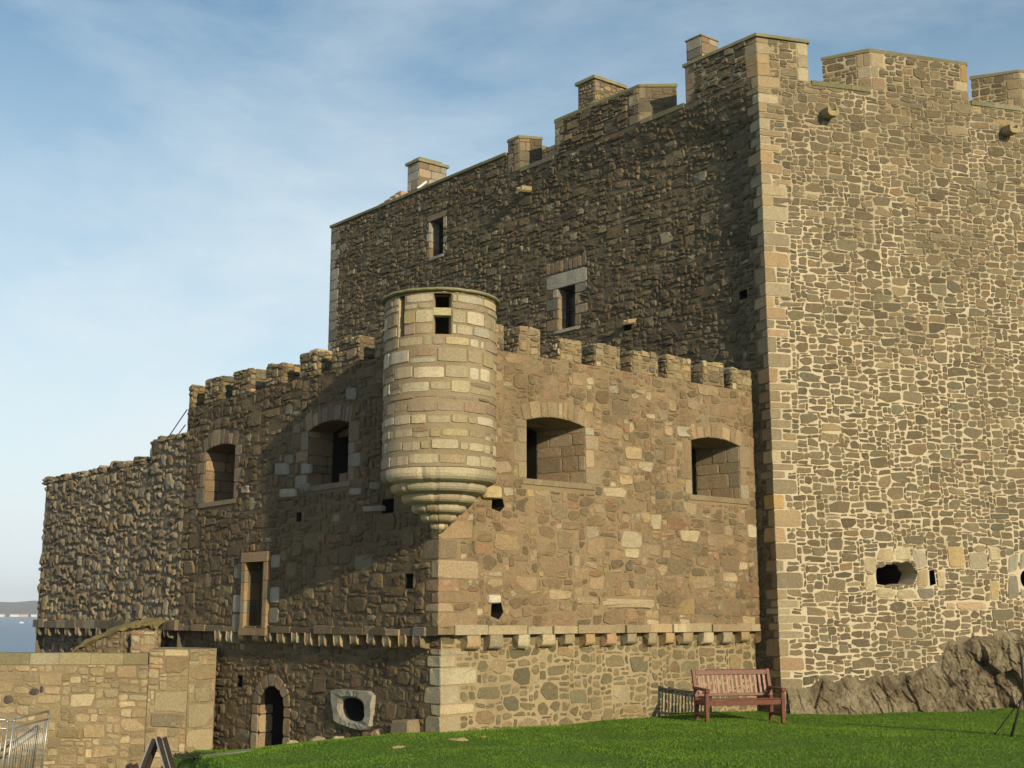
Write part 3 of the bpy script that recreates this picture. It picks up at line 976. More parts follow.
# worn pale surround of the gun hole, orange blocks beside it, slabs round the round port
def px_poly(pl, pts):
    return [pl.px(*q) for q in pts]
def px_stone(mb, pl, pts, h, pal, rng, ex, rag=0.014, cut=0.2, bev=0.02, tilt=0.06):
    pp = ccw(px_poly(pl, pts))
    add_stone(mb, pl, pp, h, rng, pick(rng, pal), bev, tilt, rag, cut)
    ex.append(pp)
for pts, pal in (
    (((864, 558), (877, 557), (875, 575), (865, 572)), PAL_PALE), (((866, 574), (875, 577), (875, 590), (865, 592)), PAL_PALE),
    (((876, 561), (879, 549), (893, 548), (894, 561)), PAL_PALE), (((895, 561), (895, 549), (909, 547), (912, 560)), PAL_PALE),
    (((914, 561), (911, 548), (924, 551), (928, 566), (918, 569)), PAL_PALE), (((918, 571), (928, 568), (928, 588), (916, 586)), PAL_PALE),
    (((877, 588), (896, 590), (894, 598), (876, 597)), PAL_PALE), (((897, 590), (914, 589), (920, 598), (896, 599)), PAL_PALE),
    (((916, 589), (934, 588), (934, 599), (921, 599)), PAL_GREYPALE), (((937, 570), (945, 572), (945, 588), (938, 588)), PAL_PALE),
    (((947, 547), (963, 547), (966, 568), (949, 568)), [((0.50, 0.36, 0.17), 1)]), (((968, 553), (986, 552), (988, 570), (969, 569)), PAL_PALE),
    (((988, 546), (999, 548), (1001, 561), (990, 561)), PAL_PALE), (((990, 581), (999, 581), (999, 601), (990, 601)), [((0.48, 0.36, 0.17), 1)]),
    (((955, 602), (988, 602), (988, 610), (957, 610)), [((0.44, 0.31, 0.18), 1)]), (((946, 602), (954, 602), (956, 610), (947, 610)), PAL_PINK),
    (((1008, 556), (1019, 553), (1017, 571), (1008, 574)), PAL_GREYPALE), (((1008, 576), (1017, 574), (1019, 597), (1008, 600)), PAL_GREYPALE),
    (((1020, 552), (1040, 552), (1040, 571), (1034, 570), (1026, 565), (1019, 570)), PAL_GREYPALE), (((1020, 598), (1020, 588), (1026, 593), (1036, 589), (1040, 600)), PAL_GREYPALE)):
    px_stone(wall, P3, pts, 0.018, pal, rng, exc3, 0.013, 0.24, 0.03, 0.05)
exc3 += [gh, slit, put3, [(rc[0] - .3, rc[1] - .3), (rc[0] + .3, rc[1] - .3), (rc[0] + .3, rc[1] + .3), (rc[0] - .3, rc[1] + .3)]]
rubble(wall, P3, 0.0, P3LEN, -0.3, ZB, ST_GREY, rng, exc3)
w3 = tag(wall.build('wall', [M['grey_rubble'], M['pale_mortar'], M['inside']], tower), 'sunlit grey rubble face with pale raised pointing')

# shaded face
wA = [P4.px(*q) for q in ((430, 257), (430, 222), (443, 217), (443, 254))]
wB = [P4.px(*q) for q in ((555.5, 329), (555.5, 288), (572, 283.5), (572, 326))]
def rect_of(pp):
    us = sorted(p[0] for p in pp)
    zs = sorted(p[1] for p in pp)
    return ((us[0] + us[1]) / 2, (us[2] + us[3]) / 2, (zs[0] + zs[1]) / 2, (zs[2] + zs[3]) / 2)
rA, rB = rect_of(wA), rect_of(wB)
hA, hB = rect(*rA), rect(*rB)
k_ = P4.px(737, 293)
h3 = rect(k_[0] - 0.16, k_[0] + 0.12, k_[1] - 0.12, k_[1] + 0.1)
k_ = P4.px(622, 326)
h4 = rect(k_[0] - 0.12, k_[0] + 0.12, k_[1] - 0.09, k_[1] + 0.09)
wall = MB()
ZL = 15.52                                 # the lower parapet at the far end
uM3 = P4.px(508, 150)[0]
hr_ = [(q[0][0], q[1][0], q[0][1], q[2][1]) for q in (hA, hB, h3, h4)]
cu_ = sorted(set([0, .25, .5, .8, 1.1, 1.5, 1.9, 2.3, 2.8, 3.3, 3.9, 4.5, 5.2, 6, 7, 8, uM3, 10.5, 12, 14, 16, P4LEN] + [v for r in hr_ for v in r[:2]]))
cz_ = sorted(set([-0.6, 3, 6, 13.85, 14.3, 14.75, ZB, ZL] + [v for r in hr_ for v in r[2:]]))
for ca, cb in zip(cu_[:-1], cu_[1:]):
    for za, zb in zip(cz_[:-1], cz_[1:]):
        um, zm = (ca + cb) / 2, (za + zb) / 2
        if (zm > ZB and um < uM3) or any(r[0] < um < r[1] and r[2] < zm < r[3] for r in hr_):
            continue
        wall.poly([P4H.P(ca, za), P4H.P(ca, zb), P4H.P(cb, zb), P4H.P(cb, za)], (.1, .08, .06), 1)
for hh, dp in ((hA, 0.5), (hB, 0.42), (h3, 0.5), (h4, 0.4)):
    reveal(wall, P4H, hh, dp, m=2 if hh in (h3, h4) else 1, back=hh in (h3, h4))
def dressed_window(mb, pl, r, ex, rng, pal, jw=(0.14, 0.30), lint=0.26, sill=0.14, dp=0.4, proud=0.02):
    u0, u1, z0, z1 = r
    z = z0
    k = 0
    while z < z1 - 0.02:
        h = min(rng.uniform(0.22, 0.36), z1 - z)
        if z + h > z1 - 0.12:
            h = z1 - z
        for sg, uu in ((-1, u0), (1, u1)):
            w = jw[1] if (k + (sg > 0)) % 2 else jw[0]
            a, b = (uu - w, uu) if sg < 0 else (uu, uu + w)
            add_stone(mb, pl, rect(a + 0.004, b - 0.004, z + 0.006, z + h - 0.006), proud, rng, pick(rng, pal), 0.01, 0, 0.002, 0.1)
            ex.append(rect(a, b, z, z + h))
            # the stone's return into the opening
            o_ = pl.P(uu, 5.0)
            sp = Plane(o_[:2], -pl.n, pl.d * -sg)
            add_stone(mb, sp, rect(-0.0, dp, z + 0.006, z + h - 0.006), 0.006, rng, pick(rng, pal), 0.006, 0, 0.0, 0.1)
        z += h
        k += 1
    l = rect(u0 - jw[1], u1 + jw[1], z1 + 0.006, z1 + lint)
    add_stone(mb, pl, l, proud, rng, pick(rng, pal), 0.012, 0, 0.002, 0.1)
    ex.append(l)
    l = rect(u0 - jw[0], u1 + jw[0], z0 - sill, z0 - 0.006)
    add_stone(mb, pl, l, proud + 0.03, rng, pick(rng, pal), 0.012, 0, 0.002, 0.1)
    ex.append(l)
dressed_window(wall, P4H, rA, exc4, rng, PAL_BAND + PAL_GREYPALE, (0.08, 0.18), 0.2, 0.12, 0.5)
dressed_window(wall, P4H, rB, exc4, rng, PAL_GREYPALE + PAL_JAMB, (0.2, 0.46), 0.42, 0.12, 0.42)
# row of thin relieving stones over the larger window
for k in range(9):
    a = rB[0] - 0.45 + k * (rB[1] - rB[0] + 0.9) / 9
    w = (rB[1] - rB[0] + 0.9) / 9
    add_stone(wall, P4H, rect(a + 0.008, a + w - 0.008, rB[3] + 0.46, rB[3] + 0.80 + rng.uniform(-.05, .05)), 0.03, rng, pick(rng, PAL_BAND), 0.012, 0, 0.004, 0.15)
exc4.append(rect(rB[0] - 0.45, rB[1] + 0.45, rB[3] + 0.45, rB[3] + 0.83))
# dressed stones up the far corner
z = 7.0
while z < ZL:
    h = rng.uniform(0.25, 0.42)
    w = rng.choice((0.3, 0.55))
    add_stone(wall, P4H, rect(P4LEN - w, P4LEN - 0.004, z + 0.006, min(z + h, ZL) - 0.006), 0.02, rng, pick(rng, PAL_GREYPALE), 0.012, 0, 0.004, 0.12)
    exc4.append(rect(P4LEN - w, P4LEN + 0.3, z, z + h))
    z += h
exc4 += [hA, hB, h3, h4]
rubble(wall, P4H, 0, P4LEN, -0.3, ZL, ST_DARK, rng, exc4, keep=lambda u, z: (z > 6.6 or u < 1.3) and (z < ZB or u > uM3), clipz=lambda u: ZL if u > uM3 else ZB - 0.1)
w4 = tag(wall.build('wall', [M['dark_rubble'], M['dark_mortar'], M['inside']], tower), 'dark weathered rubble face in raking light, its shade deepened in the stone colour')

# far window fillings
def window_fill(name, pl, r, dp, parent, two=True):
    u0, u1, z0, z1 = r
    fr = MB()
    q = pl.off(-dp)
    w = 0.055
    for a, b, c_, d in ((u0, u0 + w, z0, z1), (u1 - w, u1, z0, z1), (u0 + w, u1 - w, z0, z0 + w), (u0 + w, u1 - w, z1 - w, z1), (u0 + w, u1 - w, (z0 + z1) / 2 - 0.03, (z0 + z1) / 2 + 0.03)):
        fr.hexa([q.P(a, c_, 0.06), q.P(b, c_, 0.06), q.P(b, c_, 0), q.P(a, c_, 0), q.P(a, d, 0.06), q.P(b, d, 0.06), q.P(b, d, 0), q.P(a, d, 0)])
    f = fr.build(name, M['dark_wood'], parent)
    pn = MB()
    pn.hexa([q.P(u0 + 0.002, z0, 0.02), q.P(u1 - 0.002, z0, 0.02), q.P(u1 - 0.002, z0, -0.01), q.P(u0 + 0.002, z0, -0.01), q.P(u0 + 0.002, z1, 0.02), q.P(u1 - 0.002, z1, 0.02), q.P(u1 - 0.002, z1, -0.01), q.P(u0 + 0.002, z1, -0.01)])
    pn.build('pane', M['glass'], f)
    return f
m, nt, bs = new_mat('old_window_glass')
co = objco(nt)
nt.links.new(ramp(nt, noise(nt, 4, 4, 0.6, co), [(0.3, (0.012, 0.015, 0.018)), (0.7, (0.03, 0.034, 0.036))]), bs.inputs['Base Color'])
bs.inputs['Roughness'].default_value = 0.15
bs.inputs['Specular IOR Level'].default_value = 0.5
M['glass'] = m
window_fill('window', Plane(P4H.P(rA[0], 12)[:2], d4, P4.n).off(0, -rA[0]), rA, 0.40, tower)
window_fill('window', Plane(P4H.P(rB[0], 9)[:2], d4, P4.n).off(0, -rB[0]), rB, 0.34, tower)

# core, roof walk, far end
core = MB()
far = C3 + d4 * P4LEN
i3, i4 = -P3.n, -P4.n
e3 = C3 + P3.d * P3LEN
cpoly = [C3 + P3.d * 0.3 + i3 * 0.9, e3 - P3.d * 0.02 + i3 * 0.1, e3 + d4 * P4LEN * 0.9, far + i4 * 3 - d4 * 0.02]
core_poly = [(e3.x, e3.y), tuple(e3 + d4 * (P4LEN - 2)), tuple(far)]
# end walls
core.poly([(e3.x, e3.y, -0.6), (*(e3 + d4 * (P4LEN - 2)), -0.6), (*(e3 + d4 * (P4LEN - 2)), ZB), (e3.x, e3.y, ZB)])
core.poly([(*(e3 + d4 * (P4LEN - 2)), -0.6), (far.x, far.y, -0.6), (far.x, far.y, ZL), (*(e3 + d4 * (P4LEN - 2)), ZL)])
core.poly([(*(C3), ZB - 0.12), (*e3, ZB - 0.12), (*(e3 + d4 * (P4LEN - 2)), ZB - 0.12), (*far, ZB - 0.12)])
core.build('roof_walk', M['dark_mortar'], tower)

# merlons of the tower
TT = 0.9
u31 = P3.px(807, 40)[0]
u32a, u32b = P3.px(870, 51)[0], P3.px(966, 64)[0]
u33 = P3.px(1020, 80)[0]
u41 = P4.px(685, 70)[0]
u42a, u42b = P4.px(638.5, 87)[0], P4.px(555, 122)[0]
u43a = P4.px(519, 140)[0]
rng = random.Random(21)
MT = [M['grey_rubble'], M['pale_mortar']]
MD = [M['dark_rubble'], M['dark_mortar']]

def coping_poly(name, poly, z0, z1, over, rng, parent, mat):
    """coping over a polygon, split into stones along the first edge"""
    mb = MB()
    cx = sum(p[0] for p in poly) / len(poly)
    cy = sum(p[1] for p in poly) / len(poly)
    def grow(p, k):
        v = Vector((p[0] - cx, p[1] - cy))
        return (cx + v.x + v.normalized().x * k, cy + v.y + v.normalized().y * k)
    lo = [grow(p, over) for p in poly]
    hi = [grow(p, over - 0.02) for p in poly]
    n = len(poly)
    b = len(mb.v)
    for z, pp in ((z0, lo), (z1 - 0.025, lo), (z1, hi)):
        for p in pp:
            mb.v.append((p[0], p[1], z + (rng.uniform(-.02, .02) if z > z0 else 0)))
    cc = pick(rng, PAL_COPE)
    for lv in (0, 1):
        for i in range(n):
            j = (i + 1) % n
            mb.face((b + lv * n + i, b + lv * n + j, b + (lv + 1) * n + j, b + (lv + 1) * n + i), cc)
    mb.face(tuple(b + 2 * n + i for i in range(n)), cc)
    mb.face(tuple(b + i for i in range(n - 1, -1, -1)), cc)
    return mb.build(name, mat, parent)

def tmerlon(pl, u0, u1, z0, z1, t, st, mats, rng, pal_end=PAL_QUOIN, s0=0.0, s1=0.0):
    """merlon whose flanks splay: wider at the back by s0 and s1"""
    mb = MB()
    foot = [(u0, 0), (u1, 0), (u1 + s1, -t), (u0 - s0, -t)]
    mb.hexa([pl.P(u, z0, h) for u, h in foot] + [pl.P(u, z1, h) for u, h in foot], (0.4, 0.3, 0.2), 1)
    ex = []
    for uu, sg in ((u0, 1), (u1, -1)):
        z = z0
        k = rng.randint(0, 1)
        while z < z1 - 0.05:
            h = min(rng.uniform(0.24, 0.36), z1 - z)
            if z + h > z1 - 0.15:
                h = z1 - z
            w = min((0.2, 0.36)[k % 2], (u1 - u0) * 0.48)
            a, b = (uu, uu + w) if sg > 0 else (uu - w, uu)
            add_stone(mb, pl, rect(a + 0.004, b - 0.004, z + 0.006, z + h - 0.006), 0.012, rng, pick(rng, pal_end), 0.01, 0, 0.005, 0.1)
            ex.append(rect(a, b, z, z + h))
            z += h
            k += 1
    rubble(mb, pl, u0, u1, z0, z1, st, rng, ex)
    for uu, sg, sp_ in ((u0, -1, s0), (u1, 1, s1)):
        dd = -pl.n * t + pl.d * (sg * sp_)
        nn = Vector((dd.y, -dd.x)).normalized()
        if nn.dot(pl.d * sg) < 0:
            nn = -nn
        o_ = pl.P(uu, 0)
        q = Plane(o_[:2], dd, nn)
        ln = dd.length
        ashlar(mb, q, 0, min(0.34, ln * .5), z0, z1, rng, pal_end, (0.24, 0.36), (0.3, 0.4))
        rubble(mb, q, min(0.34, ln * .5), ln, z0, z1, dict(st, pal=PAL_GREY, proud=(0.006, 0.02), tilt=0.03), rng)
    o = mb.build('merlon', mats, tower)
    coping_poly('coping', [pl.P(u, 0, h)[:2] for u, h in foot], z1 + 0.002, z1 + 0.09, 0.035, rng, o, M['coping'])
    return o

zt = ZT - 0.1
# corner merlon: wraps the corner
mb = MB()
inner = C3 + (P3.d * 1.0 + d4 * 1.0) * 1.1
poly = [tuple(C3), P3.P(u31, 0)[:2], P3.P(u31, 0, -TT)[:2], tuple(inner), P4.P(u41, 0, -TT)[:2], P4.P(u41, 0)[:2]]
prism(mb, poly, ZB, zt, m=1)
rubble(mb, P3, 0.3, u31, ZB, zt, ST_TMERL, rng, [rect(u31 - 0.3, u31 + .1, ZB, zt)])
ashlar(mb, P3, u31 - 0.3, u31 - 0.004, ZB, zt, rng, PAL_QUOIN, (0.24, 0.36), (0.3, 0.3))
ashlar(mb, P3.side(u31, 1), 0, TT, ZB, zt, rng, PAL_QUOIN)
o = mb.build('merlon', MT, tower)
mb = MB()
rubble(mb, P4, 0.3, u41, ZB, zt, dict(ST_TMERL, pal=PAL_DARK, proud=(0.01, 0.06), tilt=0.1), rng, [rect(u41 - 0.3, u41 + .1, ZB, zt)])
ashlar(mb, P4, u41 - 0.3, u41 - 0.004, ZB, zt, rng, PAL_BAND, (0.24, 0.36), (0.3, 0.3))
ashlar(mb, P4.side(u41, 1), 0, TT, ZB, zt, rng, PAL_BAND)
mb.build('dark_face', MD, o)
cop = MB()
def cpoly_off(k):
    return [C3 + P3.n * k + P4.n * k, Vector(P3.P(u31 + k, 0, k)[:2]), Vector(P3.P(u31 + k, 0, -TT - k)[:2]), inner, Vector(P4.P(u41 + k, 0, -TT - k)[:2]), Vector(P4.P(u41 + k, 0, k)[:2])]
prism(cop, [tuple(p) for p in cpoly_off(0.05)], zt + 0.002, ZT - 0.02, PAL_COPE[0][0])
cop.build('coping', M['coping'], o)
tmerlon(P3, u32a, u32b, ZB, zt, 0.75, ST_TMERL, MT, rng, PAL_TQ, 0.92, 0.4)
tmerlon(P3, u33, u33 + 2.9, ZB, zt, 0.75, ST_TMERL, MT, rng, PAL_TQ, 0.92, 0.4)
ST_DM = dict(ST_TMERL, pal=PAL_DARK, proud=(0.01, 0.06), tilt=0.1)
tmerlon(P4, u42a, u42b, ZB, zt, 0.75, ST_DM, MD, rng, PAL_TQ, 0.68, 0.4)
tmerlon(P4, u43a, uM3, ZB, zt, 0.6, ST_DM, MD, rng, PAL_TQ, 0.35, 0.0)
# crenel sills and lower parapet coping
for pl, a, b in ((P3, u31 + 0.06, u32a - 0.06), (P3, u32b + 0.06, u33 - 0.06), (P4, u41 + 0.06, u42a - 0.06), (P4, u42b + 0.06, u43a - 0.06)):
    slab_run('crenel_sill', pl, a, b, ZB - 0.08, ZB + 0.05, -0.75, 0.035, rng, PAL_COPE, M['coping'], tower)
slab_run('parapet_coping', P4, uM3 + 0.06, P4LEN + 0.04, ZL + 0.002, ZL + 0.1, -0.75, 0.06, rng, PAL_COPE, M['coping'], tower)
# quoined flank stones of the sills, inner wall seen through the left crenel
mb = MB()
q = P4.off(-1.15)
mb.hexa([q.P(uM3 + 0.4, ZB - .2), q.P(u42b - 0.4, ZB - .2), q.P(u42b - 0.4, ZB - .2, -.3), q.P(uM3 + .4, ZB - .2, -.3), q.P(uM3 + 0.4, 15.9), q.P(u42b - 0.4, 15.9), q.P(u42b - 0.4, 15.9, -.3), q.P(uM3 + .4, 15.9, -.3)], (0.2, 0.16, 0.1), 1)
ashlar(mb, q, min(uM3 + 0.4, u42b - .4), max(uM3 + .4, u42b - .4), ZB - .2, 15.9, rng, PAL_BAND)
mb.build('inner_parapet', MD, tower)
# second, inner roof line rising behind the far parapet
mb = MB()
q = P4.off(-1.6)
a, b = P4.px(425, 185)[0], uM3 + 0.3
mb.hexa([q.P(b, ZB), q.P(a, ZB), q.P(a, ZB, -.4), q.P(b, ZB, -.4), q.P(b, 16.35), q.P(a, 16.45), q.P(a, 16.45, -.4), q.P(b, 16.35, -.4)], PAL_COPE[1][0])
mb.build('inner_parapet', M['coping'], tower)

# drain spouts
def spout(pl, x, y, L, r=0.15):
    u, z = pl.px(x, y)
    mb = MB()
    n = 5
    pr = [(-r, 0.0), (-r, -r * 1.0), (-r * 0.6, -r * 1.4), (r * 0.6, -r * 1.4), (r, -r), (r, 0), (r * 0.55, 0), (r * 0.45, -r * 0.55), (-r * 0.45, -r * 0.55), (-r * 0.55, 0)]
    b = len(mb.v)
    for h, dz in ((-0.2, 0.02), (L, -0.05)):
        for a, zz in pr:
            mb.v.append(pl.P(u + a, z + r * 0.7 + zz + dz, h))
    k = len(pr)
    for i in range(k):
        j = (i + 1) % k
        mb.face((b + i, b + k + i, b + k + j, b + j), (0.33, 0.26, 0.14))
    mb.face((b + k, b + k + 9, b + k + 8, b + k + 1), (0.33, 0.26, 0.14))
    mb.face((b + k + 1, b + k + 8, b + k + 7, b + k + 2), (0.33, 0.26, 0.14))
    mb.face((b + k + 2, b + k + 7, b + k + 3), (0.33, 0.26, 0.14))
    mb.face((b + k + 3, b + k + 7, b + k + 6, b + k + 4), (0.33, 0.26, 0.14))
    mb.face((b + k + 4, b + k + 6, b + k + 5), (0.33, 0.26, 0.14))
    mb.build('drain_spout', M['coping'], tower)
spout(P4, 528, 190, 0.34, 0.12)
spout(P4, 628, 321, 0.1, 0.09)
spout(P3, 826, 115, 0.36)
spout(P3, 1006, 132, 0.36)

# chimneys and stepped stones behind the parapet
dch = azd(53)
def chimney(corner_px, left_px, right_px, ytop, Y, zbase, st, mats, rng, cap=0.12, over=0.06, capz=0.0):
    c_ = at(corner_px, ytop, Y)
    o = Vector((c_.x, c_.y))
    zt_ = c_.z
    A = Plane(o, d4, (-d4.y, d4.x))
    B = Plane(o, dch)
    la = A.px(left_px, ytop)[0]
    lb = B.px(right_px, ytop)[0]
    q = [o, o + dch * lb, o + dch * lb + d4 * la, o + d4 * la]
    mb = MB()
    prism(mb, [tuple(p) for p in q], zbase, zt_ - cap, m=1)
    if st is None:
        ashlar(mb, A, 0, la, zbase, zt_ - cap, rng, PAL_GREYPALE, (0.24, 0.34), (0.4, 0.8))
        ashlar(mb, B, 0, lb, zbase, zt_ - cap, rng, PAL_GREYPALE + PAL_BAND, (0.24, 0.34), (0.4, 0.8))
    else:
        ex = []
        for pl_, ln in ((A, la), (B, lb)):
            rubble(mb, pl_, 0, ln, zbase, zt_ - cap, st, rng)
    ch = mb.build('chimney', mats, tower)
    mb = MB()
    k = over
    q = [o - dch * k - d4 * k, o + dch * (lb + k) - d4 * k, o + dch * (lb + k) + d4 * (la + k), o - dch * k + d4 * (la + k)]
    prism(mb, [tuple(p) for p in q], zt_ - cap + 0.002, zt_ - 0.02, PAL_COPE[0][0])
    k = -0.10
    q = [o - dch * k - d4 * k, o + dch * (lb + k) - d4 * k, o + dch * (lb + k) + d4 * (la + k), o - dch * k + d4 * (la + k)]
    prism(mb, [tuple(p) for p in q], zt_ - 0.02, zt_ + capz, PAL_COPE[1][0])
    mb.build('chimney_cap', M['coping'], ch)
    return ch, A, B, la, lb, zt_
chA = chimney(419, 408, 446.5, 158, 40.5, 15.0, None, [M['dressed'], M['dark_mortar']], rng, 0.12, 0.07, 0.1)
chB = chimney(594.5, 578, 624, 75, 34.5, 15.0, dict(ST_TMERL, pal=PAL_BAND + PAL_MERL, **SMALLER), [M['brown_rubble'], M['dark_mortar']], rng, 0.12, 0.07, 0.06)
chC = chimney(701, 686, 717, 33.5, 31.0, 15.0, None, [M['dressed'], M['dark_mortar']], rng, 0.06, 0.03, 0.02)
mb = MB()
p0, p1 = at(418, 190.3, 39.2), at(427, 183.2, 39.2)
mb.beam(p0, p1, 0.35, 0.07)
mb.build('flashing', M['lead'], chA[0])
for k, (px_, py_) in enumerate(((404.5, 194.5), (399, 198.3), (393.5, 202.2), (387, 206.3))):
    p = at(px_, py_, 40.0)
    mb = MB()
    A = Plane((p.x, p.y), dch)
    q = [A.P(-0.14, p.z - 0.5), A.P(0.3, p.z - 0.5), A.P(0.3, p.z - 0.5, -.4), A.P(-.14, p.z - 0.5, -.4), A.P(-0.14, p.z + .12), A.P(0.3, p.z + .12), A.P(0.3, p.z + .12, -.4), A.P(-.14, p.z + .12, -.4)]
    mb.hexa(q, pick(rng, PAL_QUOIN))
    mb.build('crow_step', M['dressed'], tower, 0.015)

# ------------------------------------------------------------------ BASTION (the low spur)
spur = thing('gun_bastion', (C1.x, C1.y, 0), 'low brown rubble gun bastion with round corner turret, embrasures and jagged merlons', 'bastion')
rng = random.Random(31)
ZU, ZW, ZM = 1.80, 7.2, 7.74              # string top, wall top, merlon top
ZC0 = 1.45                                # corbel foot
SPL = P2.px(189, 395)[0]                  # length of the raked face
P1b, P2b = P1.off(-0.18), P2.off(-0.2)
# corner of the recessed lower walls
def meet(pa, pb):
    r = pa.d.x * (-pb.d.y) + pa.d.y * pb.d.x
    w = pb.o - pa.o
    t = (w.x * (-pb.d.y) + w.y * pb.d.x) / r
    return pa.o + pa.d * t
cL = meet(P1b, P2b)
P1b = Plane(cL, P1.d, P1.n)
P2b = Plane(cL, P2.d, P2.n)

ex1, ex2, ex1b, ex2b = [], [], [], []
mbq = MB()
quoins(mbq, P1, P2, ZU + 0.05, 5.4, rng, PAL_PINK, ex1, ex2, (0.3, 0.95), (0.2, 0.5), (0.14, 0.40), (0.006, 0.014), 0.011)
mbq.build('quoins', M['dressed'], spur)
mbq = MB()
quoins(mbq, P1b, P2b, -0.15, ZC0, rng, PAL_PALE, ex1b, ex2b, (0.3, 0.85), (0.25, 0.55), (0.18, 0.40), (0.010, 0.020), 0.014)
mbq.build('quoins', M['dressed'], spur)

def px_arch(pl, xl, xr, ytl, ytr, ybl, rise):
    u0, za = pl.px(xl, ytl)
    u1, zb = pl.px(xr, ytr)
    zlo = pl.px(xl, ybl)[1]
    if u0 > u1:
        u0, u1 = u1, u0
    zs = (za + zb) / 2
    return u0, u1, zlo, zs, zs + rise

def embrasure(mb, pl, A, depth, ex, rng, pal_v, pal_j, tall=0.3, nv=11, sill_pal=PAL_JAMB, chamber=1.5, jl=0.35, splay=0.0):
    """opening with jambs, voussoirs, sill, masonry reveals and a dark chamber behind"""
    u0, u1, z0, zs, zc = A
    hole = arch(*A)
    hin = arch(u0, u1 - splay, z0, zs, zc)
    reveal(mb, pl, hole, depth, m=1, back=False, inner=hin)
    voussoirs(mb, pl, u0, u1, zs, zc, tall, nv, rng, pal_v)
    ex.append(vouss_ex(u0, u1, zs, zc, tall))
    ex.append(hole)
    z = z0
    k = 0
    while z < zs - 0.02:
        h = min(rng.uniform(0.24, 0.42), zs - z)
        if z + h > zs - 0.14:
            h = zs - z
        for uu, sg in ((u0, -1), (u1, 1)):
            w = jl * (1.0 if (k + (sg > 0)) % 2 else 0.6) * rng.uniform(0.8, 1.2)
            a, b = (uu - w, uu) if sg < 0 else (uu, uu + w)
            add_stone(mb, pl, rect(a + 0.005, b - 0.005, z + 0.006, z + h - 0.006), 0.014, rng, pick(rng, pal_j), 0.01, 0, 0.004, 0.12)
            ex.append(rect(a, b, z, z + h))
        z += h
        k += 1
    for uu, sg in ((u0, 1), (u1, -1)):
        spl = pl.side(uu, sg)
        if splay and sg < 0:
            dd_ = -pl.n * depth - pl.d * splay
            spl = Plane(spl.o, dd_, Vector((dd_.y, -dd_.x)).normalized() * (1 if Vector((dd_.y, -dd_.x)).dot(-pl.d) > 0 else -1))
        ashlar(mb, spl, 0.0, math.hypot(depth, splay if sg < 0 else 0), z0, zs, rng, pal_j + PAL_BAND, (0.14, 0.38), (0.3, 0.8), 0.016, (0.003, 0.012))
    # sill
    q = pl
    cc = pick(rng, sill_pal)
    a, b = u0 - 0.12, u1 + 0.25
    mb.hexa([q.P(a, z0 - 0.10, 0.025), q.P(b, z0 - 0.11, 0.03), q.P(b, z0 - 0.11, -0.3), q.P(a, z0 - 0.10, -0.3), q.P(a, z0 + 0.012, 0.015), q.P(b, z0 + 0.008, 0.02), q.P(b, z0 + 0.012, -0.3), q.P(a, z0 + 0.012, -0.3)], cc, 0)
    ex.append(rect(a, b, z0 - 0.16, z0 + 0.01))
    # chamber behind
    dpl = pl.off(-depth)
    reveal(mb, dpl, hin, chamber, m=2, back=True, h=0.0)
    return hole

wall = MB()
rng = random.Random(313)
aW1 = px_arch(P1, 526.5, 585, 420, 427, 479, 0.12)
aW2 = px_arch(P1, 691, 739, 440, 446, 495, 0.12)
holes1 = [embrasure(wall, P1, aW1, 1.15, ex1, rng, PAL_VOUS, PAL_JAMB, 0.34, 10, splay=0.34), embrasure(wall, P1, aW2, 1.15, ex1, rng, PAL_VOUS, PAL_JAMB, 0.34, 9, splay=0.22)]
# broken putlog holes
ph = []
for (x, y, w, h) in ((498, 505, 0.16, 0.13), (497, 611, 0.15, 0.16)):
    u, z = P1.px(x, y)
    ph.append([(u - w, z - h * 0.6), (u + w * 0.3, z - h), (u + w, z - h * 0.2), (u + w * 0.7, z + h), (u - w * 0.9, z + h * 0.8)])
for q in ph:
    reveal(wall, P1, q, 0.4, m=2)
u, z = P1.px(490, 494)
add_stone(wall, P1, rect(u - 0.26, u + 0.24, z - 0.1, z + 0.16), 0.12, rng, (0.42, 0.33, 0.16), 0.02, 0, 0.006, 0.14)
ex1.append(rect(u - 0.28, u + 0.26, z - 0.12, z + 0.18))
u, z = P1.px(492, 602)
add_stone(wall, P1, rect(u - 0.12, u + 0.2, z - 0.03, z + 0.14), 0.07, rng, (0.5, 0.44, 0.33), 0.02, 0, 0.006, 0.14)
ex1.append(rect(u - 0.14, u + 0.22, z - 0.05, z + 0.16))
# a few pale blocks let into the face
for x0, x1, y0, y1 in ((624, 642, 446, 459), (637, 654, 461, 471), (619, 633, 474, 485), (668, 676, 400, 412), (657, 667, 410, 420), (664, 672, 426, 436), (676, 694, 426, 437), (634, 646, 386, 394), (678, 700, 530, 542), (640, 650, 512, 522), (624, 640, 548, 558), (747, 757, 525, 538), (650, 662, 514, 530), (575, 598, 597, 605), (600, 655, 598, 607), (548, 572, 590, 600), (742, 756, 616, 626), (608, 618, 385, 393)):
    px_stone(wall, P1, ((x0, y0), (x1, y0 + 1), (x1 - (x1 - x0) * rng.uniform(0, .2), y1 + 1), (x0 + (x1 - x0) * rng.uniform(0, .15), y1)), 0.022, PAL_PALE + PAL_JAMB, rng, ex1, 0.02, 0.2, 0.02, 0.03)
backing(wall, P1, rect(0, P1LEN, ZU - 0.09, ZW), holes1 + ph)
ex1 += ph
ex1t = list(ex1)
rubble(wall, P1, 0.0, P1LEN, ZU + 0.02, ZW, ST_BROWN, rng, ex1)
wall.poly([P1.P(0, ZW), P1.P(P1LEN, ZW), P1.P(P1LEN, ZW, -0.75), P1.P(0, ZW, -0.75)], (0.3, 0.24, 0.15), 1)
